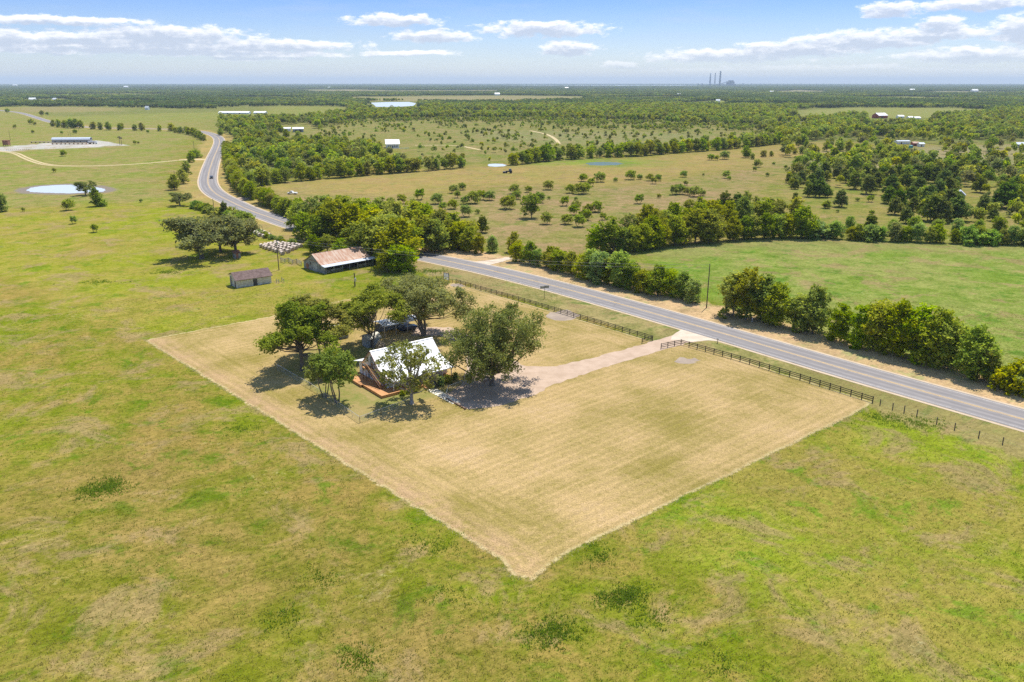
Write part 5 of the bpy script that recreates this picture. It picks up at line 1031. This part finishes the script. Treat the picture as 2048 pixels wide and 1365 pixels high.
# ------------------------------------------------------------------ other houses
gable_house('white_house', 'white house with bright white roof and porch at the edge of the wood', 'house', 773, 297, R(12), 12, 12, 4.2, 7.6, M_WALLW, M_WROOF, doors=((6, 1.2, 2.2),), wins=((2, 1, 1.2, 1.6), (4, 1, 1.2, 1.6), (8, 1, 1.2, 1.6), (10, 1, 1.2, 1.6)), over=.8)
t = thing('white_board_fence', 'low white fence in front of the white house', 'fence', at(776, 299)); b = at(818, 298) - at(776, 299)
for z in (.5, 1.0): MB().bar((0, 0, z), b + Vector((0, 0, z)), .1, .2).build('rail', M_WHT, t)
for i in range(9): q = b * (i / 8); MB().box(q.x - .08, q.x + .08, q.y - .08, q.y + .08, 0, 1.2).build('post', M_WHT, t)
gable_house('white_barn', 'wide white roofed barn among trees left of the white house', 'barn', 586, 265, R(14), 13, 14, 4.0, 5.6, M_GREY, M_WROOF, doors=((4, 3, 3), (9, 3, 3)))
gable_house('white_annex', 'smaller pale barn joined to the left of the wide white barn', 'barn', 567, 263, R(14), 9, 8, 3.4, 4.6, M_WALLW, M_WROOF, doors=((4, 1.4, 2.2),))
for px, w_, l in ((437, 62, 'long white poultry house, left half of the far pair'), (507, 24, 'short white poultry house, right part of the far pair')):
    p = at(px, 228.5); Lb = (at(px + w_, 228.5) - p).length; gable_house('poultry_house', l, 'poultry house', 0, 0, R(-4), Lb, 14, 2.8, 5.0, M_WALLW, M_WROOF, 'far poultry houses', loc=p, doors=((Lb*.3, 2, 2.2), (Lb*.7, 2, 2.2)))
gable_house('grey_gambrel_shed', 'pale grey tall shed standing among the cedars', 'shed', 1928, 408, R(64), 6.5, 4.6, 4.4, 6.4, M_OLDW, M_GALV, doors=((3, 1.4, 2.2),))
gable_house('red_barn', 'small dark red barn with pale roof in the yellow clearing', 'barn', 1757, 237.5, R(20), 20, 16, 5, 9, M_REDB, M_WROOF, doors=((8, 4, 4),))
for i, (px, py, w_, l) in enumerate([(1797, 236.5, 12, 'first low white shed right of the red barn'), (1818, 239, 9, 'second low white shed right of the red barn'), (1830, 240, 12, 'longest white shed right of the red barn')]):
    p = at(px, py); Lb = (at(px + w_, py) - p).length; gable_house('white_shed', l, 'shed', 0, 0, R(5), Lb, 9, 3, 4.8, M_WALLW, M_WROOF, 'sheds near the red barn', loc=p, doors=((Lb/2, 2, 2),))
gable_house('pale_shed', 'pale flat shed behind the teal tank', 'shed', 1795, 289, R(4), 13, 7, 3, 3.6, M_WALLW, M_GALV, doors=((4, 1.2, 2),))
gable_house('red_shed', 'small red shed right of the teal tank', 'shed', 1826, 293, R(4), 6, 5, 3, 4.2, M_REDB, M_RUST, doors=((2, 1.2, 2),)); gable_house('pale_cabin', 'pale cabin joined to the right of the small red shed', 'cabin', 1839, 294, R(4), 5, 5, 2.8, 3.8, M_WALLW, M_GALV, doors=((2, 1, 2),))
t = thing('water_tank', 'round teal water tank near the small red shed', 'tank', at(1821, 299)); MB().tube([(0, 0, 0), (0, 0, 3.4)], 1.9, 20).build('body', M_TEAL, t); MB().tube([(0, 0, 3.4), (0, 0, 3.9)], [1.9, .4], 20).build('lid', M_TEAL, t)
gable_house('dark_shed', 'dark roofed shed at the right edge of the view', 'shed', 2034, 296, R(8), 9, 7, 3.2, 4.8, M_GREY, M_GALV, doors=((3, 2, 2.2),))
FB = [(247, 176, 9), (105, 202.5, 9), (58, 203, 12), (25, 173, 9), (655, 177, 6), (990, 191.5, 10), (1130, 178, 7), (1355, 192.5, 8), (1432, 205, 8), (1540, 187, 9), (1820, 182.5, 9), (1945, 184.5, 13), (1990, 221, 7), (290, 220, 8), (1606, 276, 5)]
for i, (px, py, w_) in enumerate(sorted(FB)):
    p = at(px, py); Lb = (at(px + w_, py) - p).length; s_ = Lb * .32
    gable_house('far_building', f'{ordn(i)} pale roofed building from the left scattered in the distant woods', 'building', 0, 0, rnd.uniform(-.3, .3), Lb, Lb * .5, s_ * .55 + 3, s_ * .9 + 5.5, M_WALLW, M_WROOF, 'far buildings in the woods', loc=p)

# ------------------------------------------------------------------ power station on the horizon
def hz(px, py): return at(px, py)
B0 = 173.0; p0 = at(1440, B0); sc0 = p0.y * CP / F           # metres per photo pixel out there
for px, tp, r0, r1, l in ((1419.5, 147, 9, 7, 'left chimney with a pale banded top'), (1429, 146.5, 6.5, 5, 'thin middle chimney'), (1439, 142.5, 11, 9, 'tallest chimney, right of the three')):
    p = at(px, B0); h = solve_h(p, tp); t = thing('power_station_chimney', 'power station ' + l, 'chimney', p, 0, 'power station chimneys')
    MB().tube([(0, 0, 0), (0, 0, h * .82)], [r0 * 1.5, r1 * 1.35], 20).build('shaft', M_HZST, t); MB().tube([(0, 0, h * .82), (0, 0, h)], [r1 * 1.35, r1 * 1.3], 20).build('top_band', M_WALLW if r0 == 9 else M_HZST, t)
t = thing('power_station', 'grey boiler house block beside the tall chimneys', 'power station', at(1455, B0), 0); k = sc0
w = MB(); w.prism([(0, 0), (0, 60), (100, 60), (100, 0)], 0, 4 * k).prism([(0, 0), (0, 90), (100, 90), (100, 0)], 3.8 * k, 11.5 * k).prism([(0, 0), (0, 70), (100, 70), (100, 0)], 11.4 * k, 13.5 * k).prism([(0, 0), (0, 40), (100, 40), (100, 0)], 13.3 * k, 16 * k).build('boiler_house', M_HZST, t)
MB().box(-32 * k, 26 * k, 5, 60, 0, 16).build('turbine_hall', M_HZST, t); MB().bar((-13 * k, 20, 32), (-.2 * k, 20, 72), 9).build('coal_conveyor', M_HZST, t); MB().box(-1.2 * k, .2 * k, 10, 40, 0, 76).build('transfer_tower', M_HZST, t)
MB().box(-22 * k, -18 * k, 20, 60, 0, 30).box(-26 * k, -24 * k, 20, 60, 0, 26).box(-9 * k, -6 * k, 20, 60, 0, 28).build('plant_block', M_HZST, t)
py0 = [(1396, 173), (1404, 172.8), (1486, 172.5)]
for i, (px, py) in enumerate(py0):
    t = thing('plant_tower', f'{ordn(i)} low dark block from the left beside the power station', 'building', at(px, py)); MB().box(-8, 8, 0, 12, 0, 38).build('body', M_HZST, t); MB().box(-10, 10, -2, 14, 38, 42).build('cap', M_HZST, t)
def pylon():
    t = thing('pylon', '', 'pylon', (0, 0, 0), 0, 'pylons along the horizon'); m = MB()
    for sx in (-1, 1):
        for sy in (-1, 1): m.bar((sx*4, sy*4, 0), (sx*.8, sy*.8, 42), .9)
    for z, w_ in ((12, 3.1), (24, 2.2), (33, 1.5)): m.bar((-w_, -w_, z), (w_, -w_, z), .6).bar((-w_, w_, z), (w_, w_, z), .6)
    m.build('mast', M_POLE, t); MB().bar((-10, 0, 36), (10, 0, 36), .9).bar((-8, 0, 41), (8, 0, 41), .9).build('crossarm', M_POLE, t); return t
py_ = pylon(); xs = [1503, 1512, 1520, 1529, 1541, 1554, 1566, 1575, 1589, 1602, 1618, 1633, 1647, 1660, 1688, 1712, 1741, 1752, 1800, 1846, 1898, 1960, 2020]
for i, x in enumerate(xs):
    t = py_ if i == 0 else copy_tree(py_); t.location = at(x, 172.2 + (i % 3) * .4); t.rotation_euler.z = rnd.random(); t['label'] = f'{ordn(i)} lattice pylon from the power station along the horizon'

# ------------------------------------------------------------------ grass tufts of the near pasture
def tufts(name, P, hts, wd, m, nb=4, seed=1, tintb=0.5, label='', cat='grass', tints=None):
    r = np.random.RandomState(seed); n = len(P); k = n * nb; B = np.repeat(P, nb, 0) + r.normal(size=(k, 2)) * wd * .9; h = np.repeat(hts, nb) * (.6 + .7 * r.rand(k)); a = r.rand(k) * 6.28
    dx, dy = np.cos(a) * wd * .28, np.sin(a) * wd * .28; ln = r.normal(size=(k, 2)) * h[:, None] * .45
    V = np.zeros((k, 3, 3)); V[:, 0, :2] = B - np.stack([dx, dy], -1); V[:, 1, :2] = B + np.stack([dx, dy], -1); V[:, 2, :2] = B + ln; V[:, 2, 2] = h
    me = nparr(name, V.reshape(-1, 3), np.arange(3*k).reshape(-1, 3), 3); tt = np.clip((np.repeat(tints, nb) if tints is not None else tintb) + r.normal(size=k) * .2, 0, 1); fattr(me, 'tint', np.repeat(tt, 3)); me.materials.append(m)
    o = bpy.data.objects.new(name, me); COL.objects.link(o); tag(o, label, cat, kind='stuff'); return o
def m_blade(name, a, b):
    def f(g):
        t = g.n('ShaderNodeAttribute', attribute_name='tint').outputs['Fac']; c = g.mix(t, a, b); d = g.n('ShaderNodeBsdfDiffuse', ins={'Color': c}); tl = g.n('ShaderNodeBsdfTranslucent', ins={'Color': c})
        surf(g, g.n('ShaderNodeMixShader', ins={0: .4, 1: d.outputs[0], 2: tl.outputs[0]}).outputs[0])
    return mat(name, f)
M_BL = m_blade('pasture grass blades', (.16, .21, .018), (.32, .27, .07)); M_WD = m_blade('dark weed leaves', (.13, .22, .016), (.26, .34, .03)); M_STRAW = m_blade('cut straw', (.55, .45, .22), (.72, .62, .36))
r = np.random.RandomState(12); n = 90000; a = (r.rand(n) * 2 - 1) * R(43); d = 60 + 190 * r.rand(n) ** 1.15; P = np.stack([d*np.sin(a), d*np.cos(a)], -1)
P = P[(sdist(P, LOT) < -.3) & (linedist(P, [tuple(p) for p in ROAD[:20]]) > 17)]
tn = np.clip(.5 + .35 * wob(P, 14, 20) + .25 * wob(P, 40, 21), 0, 1)
tufts('tall_grass', P, .10 + .14 * r.rand(len(P)), .16, M_BL, 3, 3, tints=tn, label='uncut yellow green pasture grass around the mown lot')
Wp = []
for cx, cy, rx, ry, k in [(215, 975, 30, 13, 260), (180, 985, 22, 7, 80), (1262, 1190, 18, 12, 130), (1225, 1200, 20, 10, 120), (1110, 1262, 34, 12, 150), (1080, 1280, 20, 8, 60), (1198, 1112, 16, 20, 60), (715, 1320, 30, 14, 90), (870, 1090, 70, 22, 60), (900, 1190, 40, 10, 35), (560, 1235, 60, 22, 50), (480, 860, 60, 24, 60), (330, 545, 40, 6, 120), (1780, 838, 60, 7, 130), (1840, 850, 60, 6, 90), (200, 565, 60, 5, 100), (860, 543, 50, 5, 260), (640, 605, 60, 5, 80), (640, 1160, 30, 12, 40), (1300, 1235, 60, 20, 50), (1440, 1330, 40, 16, 40)]:
    for _ in range(k): t_ = r.rand() * 6.28; q = 1.6 * r.rand() * (.6 + .4 * math.sin(5 * t_ + cx) * math.sin(2 * t_ + cy)); v = at(cx + rx * q * math.cos(t_) * (1 + .3 * math.sin(3 * t_)), cy + ry * q * math.sin(t_)); Wp.append((v.x, v.y))
Wp = np.array(Wp); Wp = Wp[sdist(Wp, LOT) < -.2]
Wp += r.normal(size=Wp.shape) * 1.1
tufts('weed_patch', Wp, .12 + .26 * r.rand(len(Wp)), .3, M_WD, 6, 5, label='darker green weed patches in the pasture', cat='weeds')
e = []
for pa_, pb_ in zip(LOT[:7], LOT[1:8]):
    L = math.hypot(pb_[0]-pa_[0], pb_[1]-pa_[1])
    for _ in range(int(L * 9)): t_ = r.rand(); e.append((pa_[0] + (pb_[0]-pa_[0]) * t_ + r.normal() * .22, pa_[1] + (pb_[1]-pa_[1]) * t_ + r.normal() * .22))
tufts('cut_straw', np.array(e), .08 + .1 * r.rand(len(e)), .22, M_STRAW, 3, 6, label='line of pale cut straw along the edge of the mown lot', cat='straw')

# ------------------------------------------------------------------ air
def m_haze(g):
    o = g.n('ShaderNodeOutputMaterial'); v = g.n('ShaderNodeVolumePrincipled', ins={'Color': (.70, .84, .98, 1), 'Density': HAZE, 'Anisotropy': 0.0}); g.lk(v.outputs[0], o.inputs['Volume'])
if HAZE > 0:
    hz_ = MB().box(-43000, 43000, -43000, 43000, -1, 260).build('haze', mat('pale summer haze', m_haze)); tag(hz_, kind='stuff')
